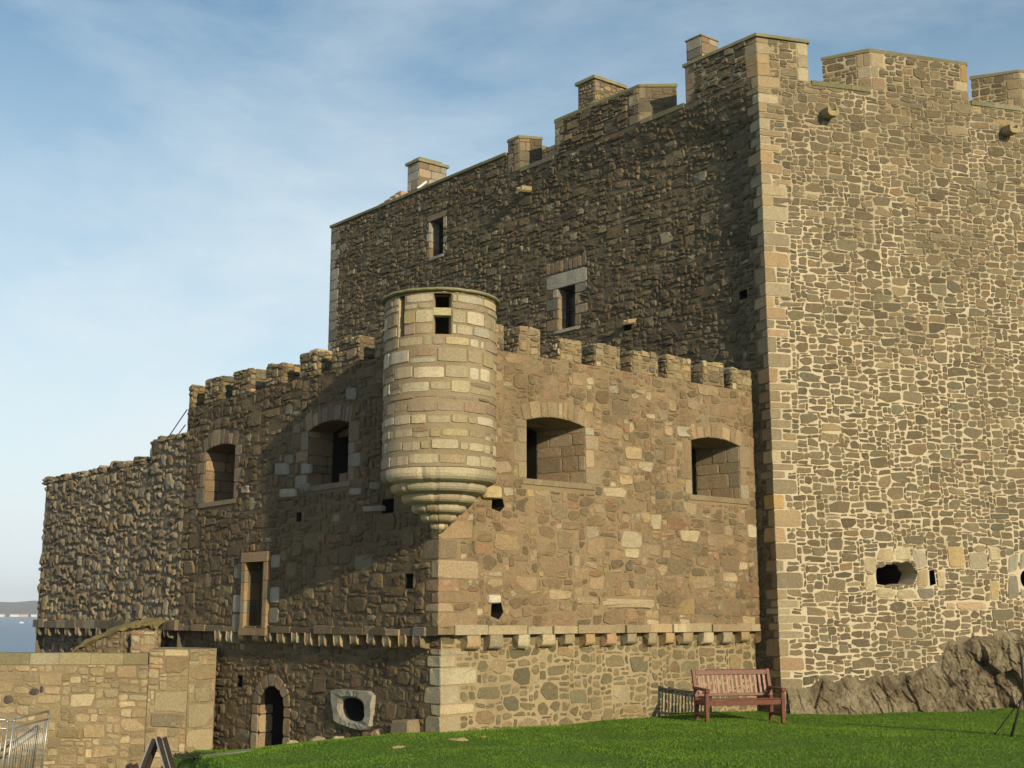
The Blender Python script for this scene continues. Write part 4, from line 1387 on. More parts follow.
wall.poly([P1.P(0, ZW, -0.75), P1.P(P1LEN, ZW, -0.75), P1.P(P1LEN, 5.9, -0.75), P1.P(0, 5.9, -0.75)], (0.3, 0.24, 0.15), 1)
wall.poly([P1.P(0, ZU - 0.085, 0), P1.P(P1LEN, ZU - 0.085, 0), P1.P(P1LEN, ZU - 0.085, -0.2), P1.P(0, ZU - 0.085, -0.2)], (0.3, 0.24, 0.15), 1)
tag(wall.build('wall', [M['brown_rubble'], M['tan_mortar'], M['inside']], spur), 'sunlit brown rubble face with two arched embrasures')

wall = MB()
backing(wall, P1b, rect(0, P1LEN, -0.8, ZU), [])
rubble(wall, P1b, 0.0, P1LEN, -0.4, ZU - 0.1, ST_LOW, rng, ex1b)
tag(wall.build('base_wall', [M['grey_rubble'], M['low_mortar']], spur), 'sunlit foot of wall with grey stones in wide warm mortar')

# raked face
wall = MB()
aL1 = px_arch(P2, 206, 235.5, 451, 446, 503, 0.10)
aL2 = px_arch(P2, 309, 349, 429, 424, 487, 0.12)
rng = random.Random(99)
holes2 = [embrasure(wall, P2, aL1, 1.2, ex2, rng, PAL_BAND, PAL_PINK + PAL_BAND, 0.36, 7, sill_pal=PAL_BAND, chamber=1.0, jl=0.4), embrasure(wall, P2, aL2, 0.62, ex2, rng, PAL_BAND + PAL_GREYPALE[2:], PAL_GREYPALE[2:] + PAL_BAND, 0.38, 9, sill_pal=PAL_BAND, chamber=1.5, jl=0.5)]
# tall blocked doorway with a dressed frame
nr = rect_of([P2.px(*q) for q in ((247.5, 628), (247.5, 562), (266, 562), (266, 628))])
nh = rect(*nr)
reveal(wall, P2, nh, 0.34, m=1, back=True)
qq = P2.off(-0.34)
rubble(wall, qq, nr[0], nr[1], nr[2], nr[3], ST_RAKE, rng)
u0, u1, z0, z1 = nr
for uu, sg in ((u0, -1), (u1, 1)):
    z = z0
    while z < z1 - 0.02:
        h = min(rng.uniform(0.24, 0.4), z1 - z)
        if z + h > z1 - 0.14:
            h = z1 - z
        a, b = (uu - 0.16, uu) if sg < 0 else (uu, uu + 0.16)
        cc = pick(rng, PAL_QUOIN)
        wall.hexa([P2.P(a, z + .005, 0.09), P2.P(b, z + .005, 0.09), P2.P(b, z + .005, -0.3), P2.P(a, z + .005, -0.3), P2.P(a, z + h - .005, 0.09), P2.P(b, z + h - .005, 0.09), P2.P(b, z + h - .005, -0.3), P2.P(a, z + h - .005, -0.3)], cc, 0)
        z += h
for a, b in ((z1 + 0.003, z1 + 0.22), (z0 - 0.16, z0 - 0.003)):
    wall.hexa([P2.P(u0 - 0.18, a, 0.10), P2.P(u1 + 0.18, a, 0.10), P2.P(u1 + 0.18, a, -0.3), P2.P(u0 - 0.18, a, -0.3), P2.P(u0 - 0.18, b, 0.10), P2.P(u1 + 0.18, b, 0.10), P2.P(u1 + 0.18, b, -0.3), P2.P(u0 - 0.18, b, -0.3)], (0.33, 0.22, 0.12), 0)
ex2.append(rect(u0 - 0.19, u1 + 0.19, z0 - 0.17, z1 + 0.23))
for k, (zz, hh) in enumerate(((z0 - 0.1, 0.4), (z0 + 0.34, 0.4), (z0 + 1.1, 0.34))):
    add_stone(wall, P2, rect(u1 + 0.2, u1 + 0.65, zz, zz + hh), 0.03, rng, pick(rng, PAL_GREYPALE), 0.015, 0, 0.004, 0.12)
    ex2.append(rect(u1 + 0.19, u1 + 0.66, zz, zz + hh))
    add_stone(wall, P2, rect(u0 - 0.6, u0 - 0.2, zz + 0.2, zz + hh + 0.15), 0.03, rng, pick(rng, PAL_GREYPALE), 0.015, 0, 0.004, 0.12)
    ex2.append(rect(u0 - 0.61, u0 - 0.19, zz + 0.2, zz + hh + 0.15))
sm = []
for x, y, w, h in ((409, 581, 0.13, 0.14), (388, 506, 0.2, 0.14), (299, 517, 0.1, 0.1), (343, 478, 0.14, 0.1), (420, 470, 0.12, 0.12)):
    u, z = P2.px(x, y)
    sm.append(rect(u - w, u + w, z - h, z + h))
for q in sm:
    reveal(wall, P2, q, 0.4, m=2)
for x0, x1, y0, y1 in ((280, 297, 489, 498), (285, 295, 455, 465), (303, 312, 464, 474), (363, 385, 506, 512), (276, 290, 463, 475), (370, 382, 482, 490), (350, 362, 488, 496), (300, 312, 484, 492), (242, 250, 486, 494), (347, 358, 388, 400)):
    px_stone(wall, P2, ((x0, y0), (x1, y0 - 0.5), (x1, y1 - 0.5), (x0, y1)), 0.05, PAL_GREYPALE, rng, ex2, 0.012, 0.18, 0.02, 0.04)
backing(wall, P2, rect(0, SPL, ZU - 0.11, ZW), holes2 + [nh] + sm)
ex2 += sm
rubble(wall, P2, 0.0, SPL, ZU + 0.02, ZW, ST_RAKE, rng, ex2)
wall.poly([P2.P(0, ZW), P2.P(SPL, ZW), P2.P(SPL, ZW, -0.75), P2.P(0, ZW, -0.75)], (0.3, 0.24, 0.15), 1)
wall.poly([P2.P(0, ZW, -0.75), P2.P(SPL, ZW, -0.75), P2.P(SPL, 5.9, -0.75), P2.P(0, 5.9, -0.75)], (0.3, 0.24, 0.15), 1)
wall.poly([P2.P(0, ZU - 0.085, 0), P2.P(SPL, ZU - 0.085, 0), P2.P(SPL, ZU - 0.085, -0.25), P2.P(0, ZU - 0.085, -0.25)], (0.3, 0.24, 0.15), 1)
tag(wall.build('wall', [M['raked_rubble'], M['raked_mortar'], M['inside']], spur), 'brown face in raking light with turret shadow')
mb = MB()
e = meet(P1.off(-0.75), P2.off(-0.75))
fl = [e, Vector(P1.P(P1LEN, 0, -0.75)[:2]), Vector(P1.P(P1LEN, 0, -9)[:2]), Vector(P2.P(SPL, 0, -0.75)[:2])]
mb.poly([(p.x, p.y, 6.1) for p in fl], (0.3, 0.25, 0.2), 0)
mb.poly([P2.P(SPL, -1, 0), P2.P(SPL, -1, -3.5), P2.P(SPL, ZW, -3.5), P2.P(SPL, ZW, 0)], (0.2, 0.15, 0.1), 0)
mb.build('roof_walk', M['dark_mortar'], spur)

# foot of the raked face with the arched doorway and gun port
wall = MB()
du0, du1 = sorted((P2b.px(259.5, 700)[0], P2b.px(284.5, 700)[0]))
dz1 = P2b.px(272, 686)[1]
dzs = P2b.px(272, 706)[1]
door = [(du0, -1.6), (du1, -1.6)] + [((du0 + du1) / 2 + (du1 - du0) / 2 * math.cos(a), dzs + (dz1 - dzs) * math.sin(a)) for a in [math.pi * k / 12 for k in range(13)]]
reveal(wall, P2b, door, 1.6, m=2)
# jambs and arch ring of the doorway
zz = -1.2
while zz < dzs:
    h = min(rng.uniform(0.3, 0.45), dzs - zz)
    if h < 0.1:
        break
    for uu, sg in ((du0, -1), (du1, 1)):
        a, b = (uu - 0.3, uu - .004) if sg < 0 else (uu + .004, uu + 0.3)
        add_stone(wall, P2b, rect(a, b, zz + .006, zz + h - .006), 0.03, rng, pick(rng, PAL_PINK + PAL_BAND), 0.015, 0, 0.004, 0.12)
        add_stone(wall, P2b.side(uu, -sg), rect(0, 0.34, zz + .006, zz + h - .006), 0.012, rng, pick(rng, PAL_PINK), 0.01, 0, 0.0, 0.12)
    zz += h
cu = (du0 + du1) / 2
rx, rz_ = (du1 - du0) / 2, dz1 - dzs
for k in range(7):
    a0, a1 = math.pi * k / 7 + 0.02, math.pi * (k + 1) / 7 - 0.02
    pp = [(cu + rx * math.cos(a0), dzs + rz_ * math.sin(a0)), (cu + (rx + 0.28) * math.cos(a0), dzs + (rz_ + 0.26) * math.sin(a0)), (cu + (rx + 0.28) * math.cos(a1), dzs + (rz_ + 0.26) * math.sin(a1)), (cu + rx * math.cos(a1), dzs + rz_ * math.sin(a1))]
    add_stone(wall, P2b, pp, 0.03, rng, pick(rng, PAL_BAND), 0.012, 0, 0.004, 0.12)
ex2b.append(rect(du0 - 0.31, du1 + 0.31, -1.7, dzs))
ex2b.append([(cu + (rx + 0.29) * math.cos(a), dzs + (rz_ + 0.28) * math.sin(a)) for a in [math.pi * k / 8 for k in range(9)]])
# gun port
gp = P2b.px(354.5, 709.5)
gl, gr = P2b.px(366, 710)[0], P2b.px(343.5, 710)[0]
gw = abs(gr - gl) / 2
gzh = abs(P2b.px(354, 698)[1] - P2b.px(354, 721)[1]) / 2
port = [(gp[0] + gw * math.copysign(abs(math.cos(a)) ** 0.8, math.cos(a)) + 0.06 * math.sin(a), gp[1] + gzh * math.copysign(abs(math.sin(a)) ** 0.8, math.sin(a))) for a in [2 * math.pi * k / 16 for k in range(16)]]
reveal(wall, P2b, port, 0.7, m=2, shrink=0.75)
outer = px_poly(P2b, ((332, 692), (336, 689), (372, 691), (376, 696), (373, 728), (366, 731), (352, 727), (338, 722)))
outer = ccw(outer)
ex2b.append(outer)
b2h = rect(*[v for v in (P2b.px(240, 681)[0] - .12, P2b.px(240, 681)[0] + .12, P2b.px(240, 681)[1] - .14, P2b.px(240, 681)[1] + .12)])
reveal(wall, P2b, b2h, 0.4, m=2)
backing(wall, P2b, rect(0, SPL, -1.6, ZU), [port, b2h, [(p[0], max(p[1], -1.58)) for p in door]])
ex2b.append(b2h)
rubble(wall, P2b, 0.0, SPL, -1.5, ZU - 0.1, dict(ST_RAKE, gap=0.04), rng, ex2b)
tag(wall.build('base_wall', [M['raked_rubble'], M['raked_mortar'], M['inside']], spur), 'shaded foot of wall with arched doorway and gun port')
# pale ring round the port: ring of points between outline and hole, proud of the wall
mb = MB()
no = 32
def along(poly, k, n):
    """point at angle k/n round the centre, on the polygon"""
    a = 2 * math.pi * k / n
    cx, cy = gp
    dx, dy = math.cos(a), math.sin(a)
    best = None
    for i in range(len(poly)):
        (x0, y0), (x1, y1) = poly[i], poly[(i + 1) % len(poly)]
        ex_, ey = x1 - x0, y1 - y0
        den = dx * ey - dy * ex_
        if abs(den) < 1e-9:
            continue
        t = ((x0 - cx) * ey - (y0 - cy) * ex_) / den
        s = ((x0 - cx) * dy - (y0 - cy) * dx) / den
        if t > 0 and -1e-6 <= s <= 1 + 1e-6:
            best = t if best is None else max(best, t)
    return (cx + dx * best, cy + dy * best)
rings = []
for kk, hgt in ((0.0, -0.02), (0.0, 0.06), (0.06, 0.10), (0.72, 0.09), (0.95, 0.03), (1.0, -0.25)):
    rr_ = []
    for k in range(no):
        po, pi_ = along(outer, k, no), along(port, k, no)
        rr_.append(mb.vert(P2b.P(po[0] + (pi_[0] - po[0]) * kk, po[1] + (pi_[1] - po[1]) * kk, hgt + (rng.uniform(-.018, .014) if 0 < kk < 1 or hgt == 0.06 else 0))))
    rings.append(rr_)
for r in range(len(rings) - 1):
    for k in range(no):
        mb.face((rings[r][k], rings[r][(k + 1) % no], rings[r + 1][(k + 1) % no], rings[r + 1][k]), (0.30, 0.275, 0.21))
mb.build('gun_port', M['dressed'], spur)

# string course and corbels
slab_run('string_course', P1, 0.35, P1LEN - 0.02, ZU - 0.1, ZU + 0.06, -0.2, 0.05, rng, PAL_JAMB + PAL_PALE[:1], M['brown_rubble'], spur, (0.35, 1.0), 0.028, 0.025)
slab_run('string_course', P2, 0.35, SPL, ZU - 0.12, ZU + 0.02, -0.25, 0.045, rng, PAL_RAKE[:3] + PAL_BAND + PAL_GREYPALE[2:], M['raked_rubble'], spur, (0.35, 1.0), 0.03, 0.025)

def corbel_mesh(name, w, d, z0, z1, col, mat, rng, parent, pl, u):
    """stone bracket: flat top, rounded nose, seated on plane pl at u"""
    mb = MB()
    pr = [(0, z0), (d * 0.55, z0 + 0.005), (d * 0.92, z0 + (z1 - z0) * 0.18), (d, z0 + (z1 - z0) * 0.45), (d, z1), (0, z1)]
    b = len(mb.v)
    j = [rng.uniform(-0.012, 0.012) for _ in range(12)]
    for s, uu in ((0, u - w / 2), (1, u + w / 2)):
        for i, (h, z) in enumerate(pr):
            mb.v.append(pl.P(uu + j[i + 6 * s], z + (j[(i * 5 + s) % 12] if z < z1 else 0), (h if h else -0.05)))
    n = len(pr)
    for i in range(n):
        k = (i + 1) % n
        mb.face((b + i, b + k, b + n + k, b + n + i), col)
    mb.face(tuple(b + i for i in range(n)), col)
    mb.face(tuple(b + n + i for i in range(n - 1, -1, -1)), col)
    return mb.build(name, mat, parent, 0.018)
for x in (120, 185, 265, 335, 395, 455, 515, 575, 635, 685, 735, 795, 850, 900, 955):
    u = P1.px(420 + (x + 6) / 2.844, 640)[0]
    corbel_mesh('corbel', rng.uniform(0.24, 0.34), 0.20, ZC0 + rng.uniform(-0.03, 0.03), ZU - 0.103, pick(rng, PAL_QUOIN + PAL_PALE), M['dressed'], rng, spur, P1b, u)
for x in (222, 234, 246, 261, 273, 286, 300, 314, 328, 343.5, 360, 377, 393, 409, 424):
    u = P2.px(x, 640)[0]
    corbel_mesh('corbel', rng.uniform(0.2, 0.26), 0.24, ZC0 + rng.uniform(-0.05, 0.03), ZU - 0.123, pick(rng, PAL_GREYPALE[2:] + PAL_JAMB), M['dressed'], rng, spur, P2b, u)

# merlons of the bastion
MM = [M['brown_rubble'], M['tan_mortar']]
for xl, xr, yb in ((494, 503.5, 352), (519, 540, 357), (560, 581.4, 362), (596, 620, 369), (633, 658, 377), (667.5, 691, 382), (703, 724, 388), (732.5, 754, 392)):
    a, b = P1.px(xl, yb)[0], P1.px(xr, yb)[0]
    block('merlon', P1, a, b, ZW, ZM + rng.uniform(-0.05, 0.06), 0.62, ST_MERL, MM, rng, spur)
MR = [M['raked_rubble'], M['raked_mortar']]
for xl, xr, yb in ((189, 192.5, 408), (204.7, 221.6, 402), (233.4, 250, 392), (266, 283, 385), (300, 316.7, 376), (331.8, 359.6, 363), (375, 392, 350)):
    a, b = sorted((P2.px(xl, yb)[0], P2.px(xr, yb)[0]))
    block('merlon', P2, a, b, ZW, ZM + rng.uniform(-0.04, 0.08), 0.62, dict(ST_MERL, pal=PAL_MERL, proud=(0.006, 0.045)), MR, rng, spur)

# wire grilles at the back of the two sunlit embrasures
for A in (aW1, aW2):
    q = P1.off(-1.12)
    mb = MB()
    u0, u1 = A[0] + 0.03, A[0] + 0.85
    z0, z1 = A[2] + 0.05, A[2] + 0.85
    for k in range(13):
        uu = u0 + (u1 - u0) * k / 12
        r = 0.016 if k in (0, 12) else 0.006
        mb.bar(q.P(uu, z0), q.P(uu, z1), r, n=5)
    for k in range(13):
        z_ = z0 + (z1 - z0) * k / 12
        r = 0.016 if k in (0, 12) else 0.006
        mb.bar(q.P(u0, z_, 0.014), q.P(u1, z_, 0.014), r, n=5)
    mb.build('grille', M['steel'], spur)

# ------------------------------------------------------------------ corner turret (part of the bastion)
rng = random.Random(77)
TC = Vector((C1.x + 0.0, C1.y - 0.20))
TR = 1.045
tz0 = at(441, 466, TC.y - TR).z
tz1 = at(441, 291, TC.y - TR).z
ztip = at(440, 531, C1.y - 0.25).z

class Cyl:
    """cylinder treated as a plane: u is arc length measured from the direction -Y"""
    def __init__(self, c_, r):
        self.c, self.r = c_, r
    def P(self, u, z, h=0.0):
        a = u / self.r
        return (self.c.x + (self.r + h) * math.sin(a), self.c.y - (self.r + h) * math.cos(a), z)
cy = Cyl(TC, TR)
UM = math.pi * TR
def slit_u(px_):
    """arc position on the turret of a picture column"""
    best = min((abs(512 + F * (cy.P(a * TR, 5)[0] / (cy.P(a * TR, 5)[1] * (CP) + (5 - ZC) * SP)) - px_), a) for a in [k * 0.004 - 1.5 for k in range(750)])
    return best[1] * TR
zsl0, zsl1 = at(441, 334, TC.y - TR).z, at(441, 293, TC.y - TR).z
openings = []
ua, ub = slit_u(432), slit_u(450.5)
openings.append((ua, ub, zsl0, zsl1))
w_ = ub - ua
ua2 = slit_u(396.5)
openings.append((ua2, ua2 + 0.15, zsl0, zsl1))
uc = slit_u(497) + 0.75
openings.append((uc, uc + 0.3, zsl0, zsl1))
turret = MB()
# mortar shell, outer and inner, with the openings left out
NU = 96
us = sorted(set([-UM + 2 * UM * k / NU for k in range(NU + 1)] + [v for o_ in openings for v in o_[:2]]))
zsn = sorted(set([tz0, tz1, zsl0, zsl1, (tz0 + zsl0) / 2]))
THK = 0.26
def in_open(u, z):
    return any(a < u < b and c_ < z < d for a, b, c_, d in openings)
for h, flip in ((0.0, False), (-THK, True)):
    for i in range(len(us) - 1):
        for j in range(len(zsn) - 1):
            if in_open((us[i] + us[i + 1]) / 2, (zsn[j] + zsn[j + 1]) / 2):
                continue
            q = [cy.P(us[i], zsn[j], h), cy.P(us[i + 1], zsn[j], h), cy.P(us[i + 1], zsn[j + 1], h), cy.P(us[i], zsn[j + 1], h)]
            turret.poly(q[::-1] if flip else q, (0.3, 0.25, 0.15), 1)
for a, b, c_, d in openings:
    for q in ([cy.P(a, c_), cy.P(a, d), cy.P(a, d, -THK), cy.P(a, c_, -THK)], [cy.P(b, d), cy.P(b, c_), cy.P(b, c_, -THK), cy.P(b, d, -THK)], [cy.P(b, c_), cy.P(a, c_), cy.P(a, c_, -THK), cy.P(b, c_, -THK)]):
        turret.poly(q, (0.4, 0.33, 0.2), 0)
def arc_stone(mb, cyl, u0, u1, z0, z1, h, col, m=0, jz=0.0, jr=0.006):
    n = max(2, int((u1 - u0) / 0.09))
    g = 0.012
    zz0 = z0 + rng.uniform(0, jz)
    zz1 = z1 - rng.uniform(0, jz)
    b = len(mb.v)
    for k in range(n + 1):
        u = u0 + (u1 - u0) * k / n
        e = 0.010 if k in (0, n) else 0.0
        hj = h + rng.uniform(-jr, jr)
        uin = min(max(u, u0 + g), u1 - g)
        mb.v.append(cyl.P(u, zz0 + e, -0.02))
        mb.v.append(cyl.P(uin, zz0 + g + e, hj))
        mb.v.append(cyl.P(uin, zz1 - g - e, hj))
        mb.v.append(cyl.P(u, zz1 - e, -0.02))
    for k in range(n):
        a = b + 4 * k
        for r in range(3):
            mb.face((a + r, a + 4 + r, a + 5 + r, a + 1 + r), col, m)
    mb.face((b, b + 1, b + 2, b + 3), col, m)
    a = b + 4 * n
    mb.face((a + 3, a + 2, a + 1, a), col, m)
rows = []
z = tz0
while z < zsl0 - 0.05:
    h = rng.choice((0.13, 0.23, 0.25, 0.28, 0.31, 0.34))
    if z + h > zsl0 - 0.1:
        h = zsl0 - z
    rows.append((z, h))
    z += h
H = zsl1 - zsl0
for f0, f1 in ((0, 0.27), (0.27, 0.62), (0.62, 0.78), (0.78, 1.0)):
    rows.append((zsl0 + H * f0, H * (f1 - f0)))
if tz1 - zsl1 > 0.02:
    rows.append((zsl1, tz1 - zsl1))
for ri, (z, h) in enumerate(rows):
    upper = z > zsl0 - 0.01
    band = (not upper) and ri in (4, 5)
    u = -UM * 0.80 + rng.uniform(0, 0.3)
    while u < UM * 0.80:
        w = rng.uniform(0.30, 0.60) if h > 0.15 else rng.uniform(0.3, 0.8)
        if not upper and rng.random() < 0.2:
            w *= 0.45
        segs = [(u, u + w)]
        for a, b, c_, d in openings:
            if z + h * 0.5 > c_ and z + h * 0.5 < d:
                ns = []
                for s0, s1 in segs:
                    if s1 <= a or s0 >= b:
                        ns.append((s0, s1))
                    else:
                        if s0 < a: ns.append((s0, a))
                        if s1 > b: ns.append((b, s1))
                segs = ns
        pal = PAL_BAND if band else PAL_TURRET
        cc = pick(rng, pal)
        for s0, s1 in segs:
            if s1 - s0 > 0.05:
                if not upper and h > 0.2 and rng.random() < 0.16:
                    k = rng.uniform(0.4, 0.6)
                    arc_stone(turret, cy, s0 + 0.008, s1 - 0.008, z + 0.006, z + h * k - 0.006, 0.012, cc, 0, 0.01)
                    arc_stone(turret, cy, s0 + 0.008, s1 - 0.008, z + h * k + 0.006, z + h - 0.006, 0.012, pick(rng, PAL_BAND), 0, 0.01)
                else:
                    arc_stone(turret, cy, s0 + (0.005 if upper else rng.uniform(.004, .025)), s1 - 0.007, z + 0.006, z + h - 0.006, rng.uniform(0.004, 0.024), cc, 0, 0.004 if upper else 0.05)
        u += w
turret.poly([cy.P(-UM + 2 * UM * k / 48, tz0 + 0.02, -0.02) for k in range(48)], (0.2, 0.16, 0.1), 1)
tur = turret.build('turret', [M['turret'], M['turret_mortar']], spur)
# stone bar across the wide opening
mb = MB()
a, b, c_, d = openings[0]
zb = c_ + (d - c_) * 0.47
pts = []
for zz in (zb, zb + 0.14):
    for u, h in ((a, -0.02), (b, -0.02), (b, -0.2), (a, -0.2)):
        pts.append(cy.P(u, zz, h))
mb.hexa(pts, (0.38, 0.35, 0.19))
mb.build('window_bar', M['turret'], tur)
# thin mossy roof slab in segments
mb = MB()
n = 72
prof = [(TR - 0.12, tz1 + 0.002), (TR + 0.07, tz1 + 0.004), (TR + 0.09, tz1 + 0.02), (TR + 0.075, tz1 + 0.055), (TR - 0.5, tz1 + 0.20), (0.05, tz1 + 0.30)]
for k in range(n):
    a = 2 * math.pi * k / n
    j = rng.uniform(-0.006, 0.006)
    for r, z in prof:
        mb.v.append((TC.x + (r + j) * math.sin(a), TC.y - (r + j) * math.cos(a), z + j * 0.5))
L = len(prof)
for k in range(n):
    k2 = (k + 1) % n
    cc = PAL_COPE[(k // 9) % 3][0]
    for r in range(L - 1):
        mb.face((k * L + r, k2 * L + r, k2 * L + r + 1, k * L + r + 1), cc)
mb.build('turret_roof', M['coping'], tur)
# corbelled rings shrinking down to the corner
nr_ = 6
radii = [1.075, 0.89, 0.69, 0.505, 0.335, 0.17]
hs = [0.27, 0.20, 0.19, 0.185, 0.175, 0.16]
tot = sum(hs)
sc_ = (tz0 - ztip) / tot
z = tz0
for k in range(nr_):
    h = hs[k] * sc_
    z1_, z0_ = z, z - h
    t = k / (nr_ - 1)
    cc_ = Vector((TC.x + (C1.x - TC.x) * t * 0.9, TC.y + (C1.y - TC.y) * t * 0.55))
    r = radii[k]
    mb = MB()
    prof = [(0.3 * r, z1_ - 0.012), (r - 0.012, z1_ - 0.012), (r, z1_ - 0.06 * h), (r, z1_ - 0.45 * h), (r - 0.02, z1_ - 0.68 * h), (r - 0.06, z1_ - 0.86 * h), (max(r - 0.13, r * .4), z0_ + 0.004), (max(r - 0.20, r * .3), z0_ - 0.012), (0.2 * r, z0_ - 0.012)]
    L = len(prof)
    n = 80
    cols = []
    cc = pick(rng, PAL_PALE)
    left = 0
    for i in range(n):
        if left <= 0:
            cc = pick(rng, PAL_PALE + PAL_TURRET)
            left = rng.randint(6, 12)
            cols.append((cc, True))
        else:
            cols.append((cc, False))
        left -= 1
    for i in range(n):
        a = 2 * math.pi * i / n
        g = 0.022 if cols[i][1] else 0.0
        for rr_, zz in prof:
            mb.v.append((cc_.x + (rr_ - g) * math.sin(a), cc_.y - (rr_ - g) * math.cos(a), zz))
    for i in range(n):
        i2 = (i + 1) % n
        for q in range(L - 1):
            mb.face((i * L + q, i * L + q + 1, i2 * L + q + 1, i2 * L + q), cols[i][0], 0)
    mb.build('corbel_ring', M['turret'], tur)
    z = z0_

# ------------------------------------------------------------------ rough curtain wall further along
rng = random.Random(41)
CU1 = P2.px(41, 560)[0]
cur0 = SPL - 0.06
PC = P2.off(-0.012)
curtain = thing('curtain_wall', P2.P(cur0, 0), 'rough knobbly rubble curtain wall between the bastion and the sea', 'wall')
wall = MB()
CT = 6.02
ustep = P2.px(151, 447)[0]
CT2 = P2.px(165, 438)[1]
backing(wall, PC.off(-0.22), rect(cur0, CU1, -1.6, ZU), [])
wall.poly([PC.P(cur0, ZU - .11, 0), PC.P(CU1, ZU - .11, 0), PC.P(CU1, ZU - .11, -.25), PC.P(cur0, ZU - .11, -.25)], (.2, .16, .1), 1)
backing(wall, PC, [(cur0, ZU - .11), (CU1, ZU - .11), (CU1, CT), (ustep, CT), (ustep, CT2 - .1), (cur0, CT2 - .1)], [])
rubble(wall, PC, cur0, CU1, ZU + 0.05, CT2, ST_CURT, rng, [], clipz=lambda u: CT2 if u < ustep else CT, keep=lambda u, z: z < CT + 0.1 or u < ustep)
rubble(wall, PC.off(-0.22), cur0, CU1, -0.2, ZU - 0.1, ST_CURT, rng)
# far return and thickness
sp = PC.side(CU1, 1)
backing(wall, sp, rect(0, 1.1, -1.6, CT), [])
rubble(wall, sp, 0, 1.1, 0, CT, ST_CURT, rng)
wall.poly([PC.P(cur0, CT), PC.P(CU1, CT), PC.P(CU1, CT, -1.1), PC.P(cur0, CT, -1.1)], (0.2, 0.17, 0.1), 1)
wall.poly([PC.P(cur0, CT2 - .1), PC.P(ustep, CT2 - .1), PC.P(ustep, CT2 - .1, -1.1), PC.P(cur0, CT2 - .1, -1.1)], (0.2, 0.17, 0.1), 1)
wall.poly([PC.P(ustep, CT2 - .1), PC.P(ustep, CT), PC.P(ustep, CT, -1.1), PC.P(ustep, CT2 - .1, -1.1)], (0.2, 0.17, 0.1), 1)
wall.build('wall', [M['raked_rubble'], M['curt_mortar']], curtain)
for xl, xr, yt in ((43.5, 52, 478), (57, 67, 474.5), (72, 84, 471.5), (89.5, 104, 468), (110, 126, 462), (133.5, 145, 457)):
    a, b = sorted((P2.px(xl, yt)[0], P2.px(xr, yt)[0]))
    zt_ = P2.px((xl + xr) / 2, yt)[1]
    block('merlon', PC, a, b, CT, zt_, 0.6, dict(ST_MERL, pal=PAL_CURT, proud=(0.02, 0.09), tilt=0.2), MR, rng, curtain, jag=0.08)
for a, b in ((ustep - 0.9, ustep), (ustep - 1.9, ustep - 1.0), (cur0, ustep - 2.0)):
    if b > a:
        block('merlon', PC, a, b, CT2 - .1, CT2 + rng.uniform(0.0, .12), 0.6, dict(ST_MERL, pal=PAL_CURT, proud=(0.02, 0.09), tilt=0.2), MR, rng, curtain, jag=0.08)
slab_run('string_course', PC, cur0, CU1 + 0.08, ZU - 0.12, ZU + 0.10, -0.3, 0.10, rng, PAL_CURT, M['raked_rubble'], curtain, (0.4, 0.9), 0.04)
pcb = PC.off(-0.22)
x = 40.0
while x < 216:
    u = P2.px(x, 635)[0]
    if u > cur0 + 0.1:
        corbel_mesh('corbel', rng.uniform(0.22, 0.28), 0.32, ZC0 + rng.uniform(-0.04, 0.04), ZU - 0.123, pick(rng, PAL_CURT + PAL_GREYPALE), M['dressed'], rng, curtain, pcb, u)
    x += 9.0 + x * 0.018

# ------------------------------------------------------------------ yard wall
rng = random.Random(51)
YW = 29.0
yz1 = at(80, 653, YW).z
yx1 = at(187.5, 700, YW).x
PY = Plane((-20.0, YW), (1, 0))
UY = yx1 + 20.0
yard = thing('yard_wall', (yx1, YW, -1.48), 'low yellow sandstone yard wall with flat coping and square end pier', 'wall')
px0 = at(148, 690, YW).x + 20.0
mb = MB()
cz = yz1 - 0.26
exy = []
for x, y, w, h in ((34, 692, 0.12, 0.09), (41.5, 690, 0.05, 0.09), (8, 700, 0.12, 0.10)):
    u, z = PY.px(x, y)
    q = [(u - w, z - h * 0.5), (u, z - h), (u + w, z - h * 0.4), (u + w * 0.8, z + h), (u - w * 0.7, z + h)]
    add_stone(mb, PY, q, 0.03, rng, (0.075, 0.065, 0.06), 0.03, 0.05, 0.01, 0.2)
    exy.append(q)
backing(mb, PY, rect(0, px0, -1.9, cz), [])
rubble(mb, PY, 4.0, px0, -1.6, cz, ST_YARD, rng, exy)
mb.poly([PY.P(0, -1.9, -0.5), PY.P(px0, -1.9, -0.5), PY.P(px0, cz, -0.5), PY.P(0, cz, -0.5)], (0.3, 0.25, 0.15), 1)
mb.build('wall', [M['yard'], M['yard_mortar']], yard)
slab_run('coping', PY, 0.0, px0 - 0.03, cz + 0.002, yz1, -0.55, 0.03, rng, [((0.36, 0.31, 0.17), 3), ((0.30, 0.27, 0.15), 2), ((0.46, 0.42, 0.28), 1)], M['yard'], yard, (0.5, 1.0), 0.01)
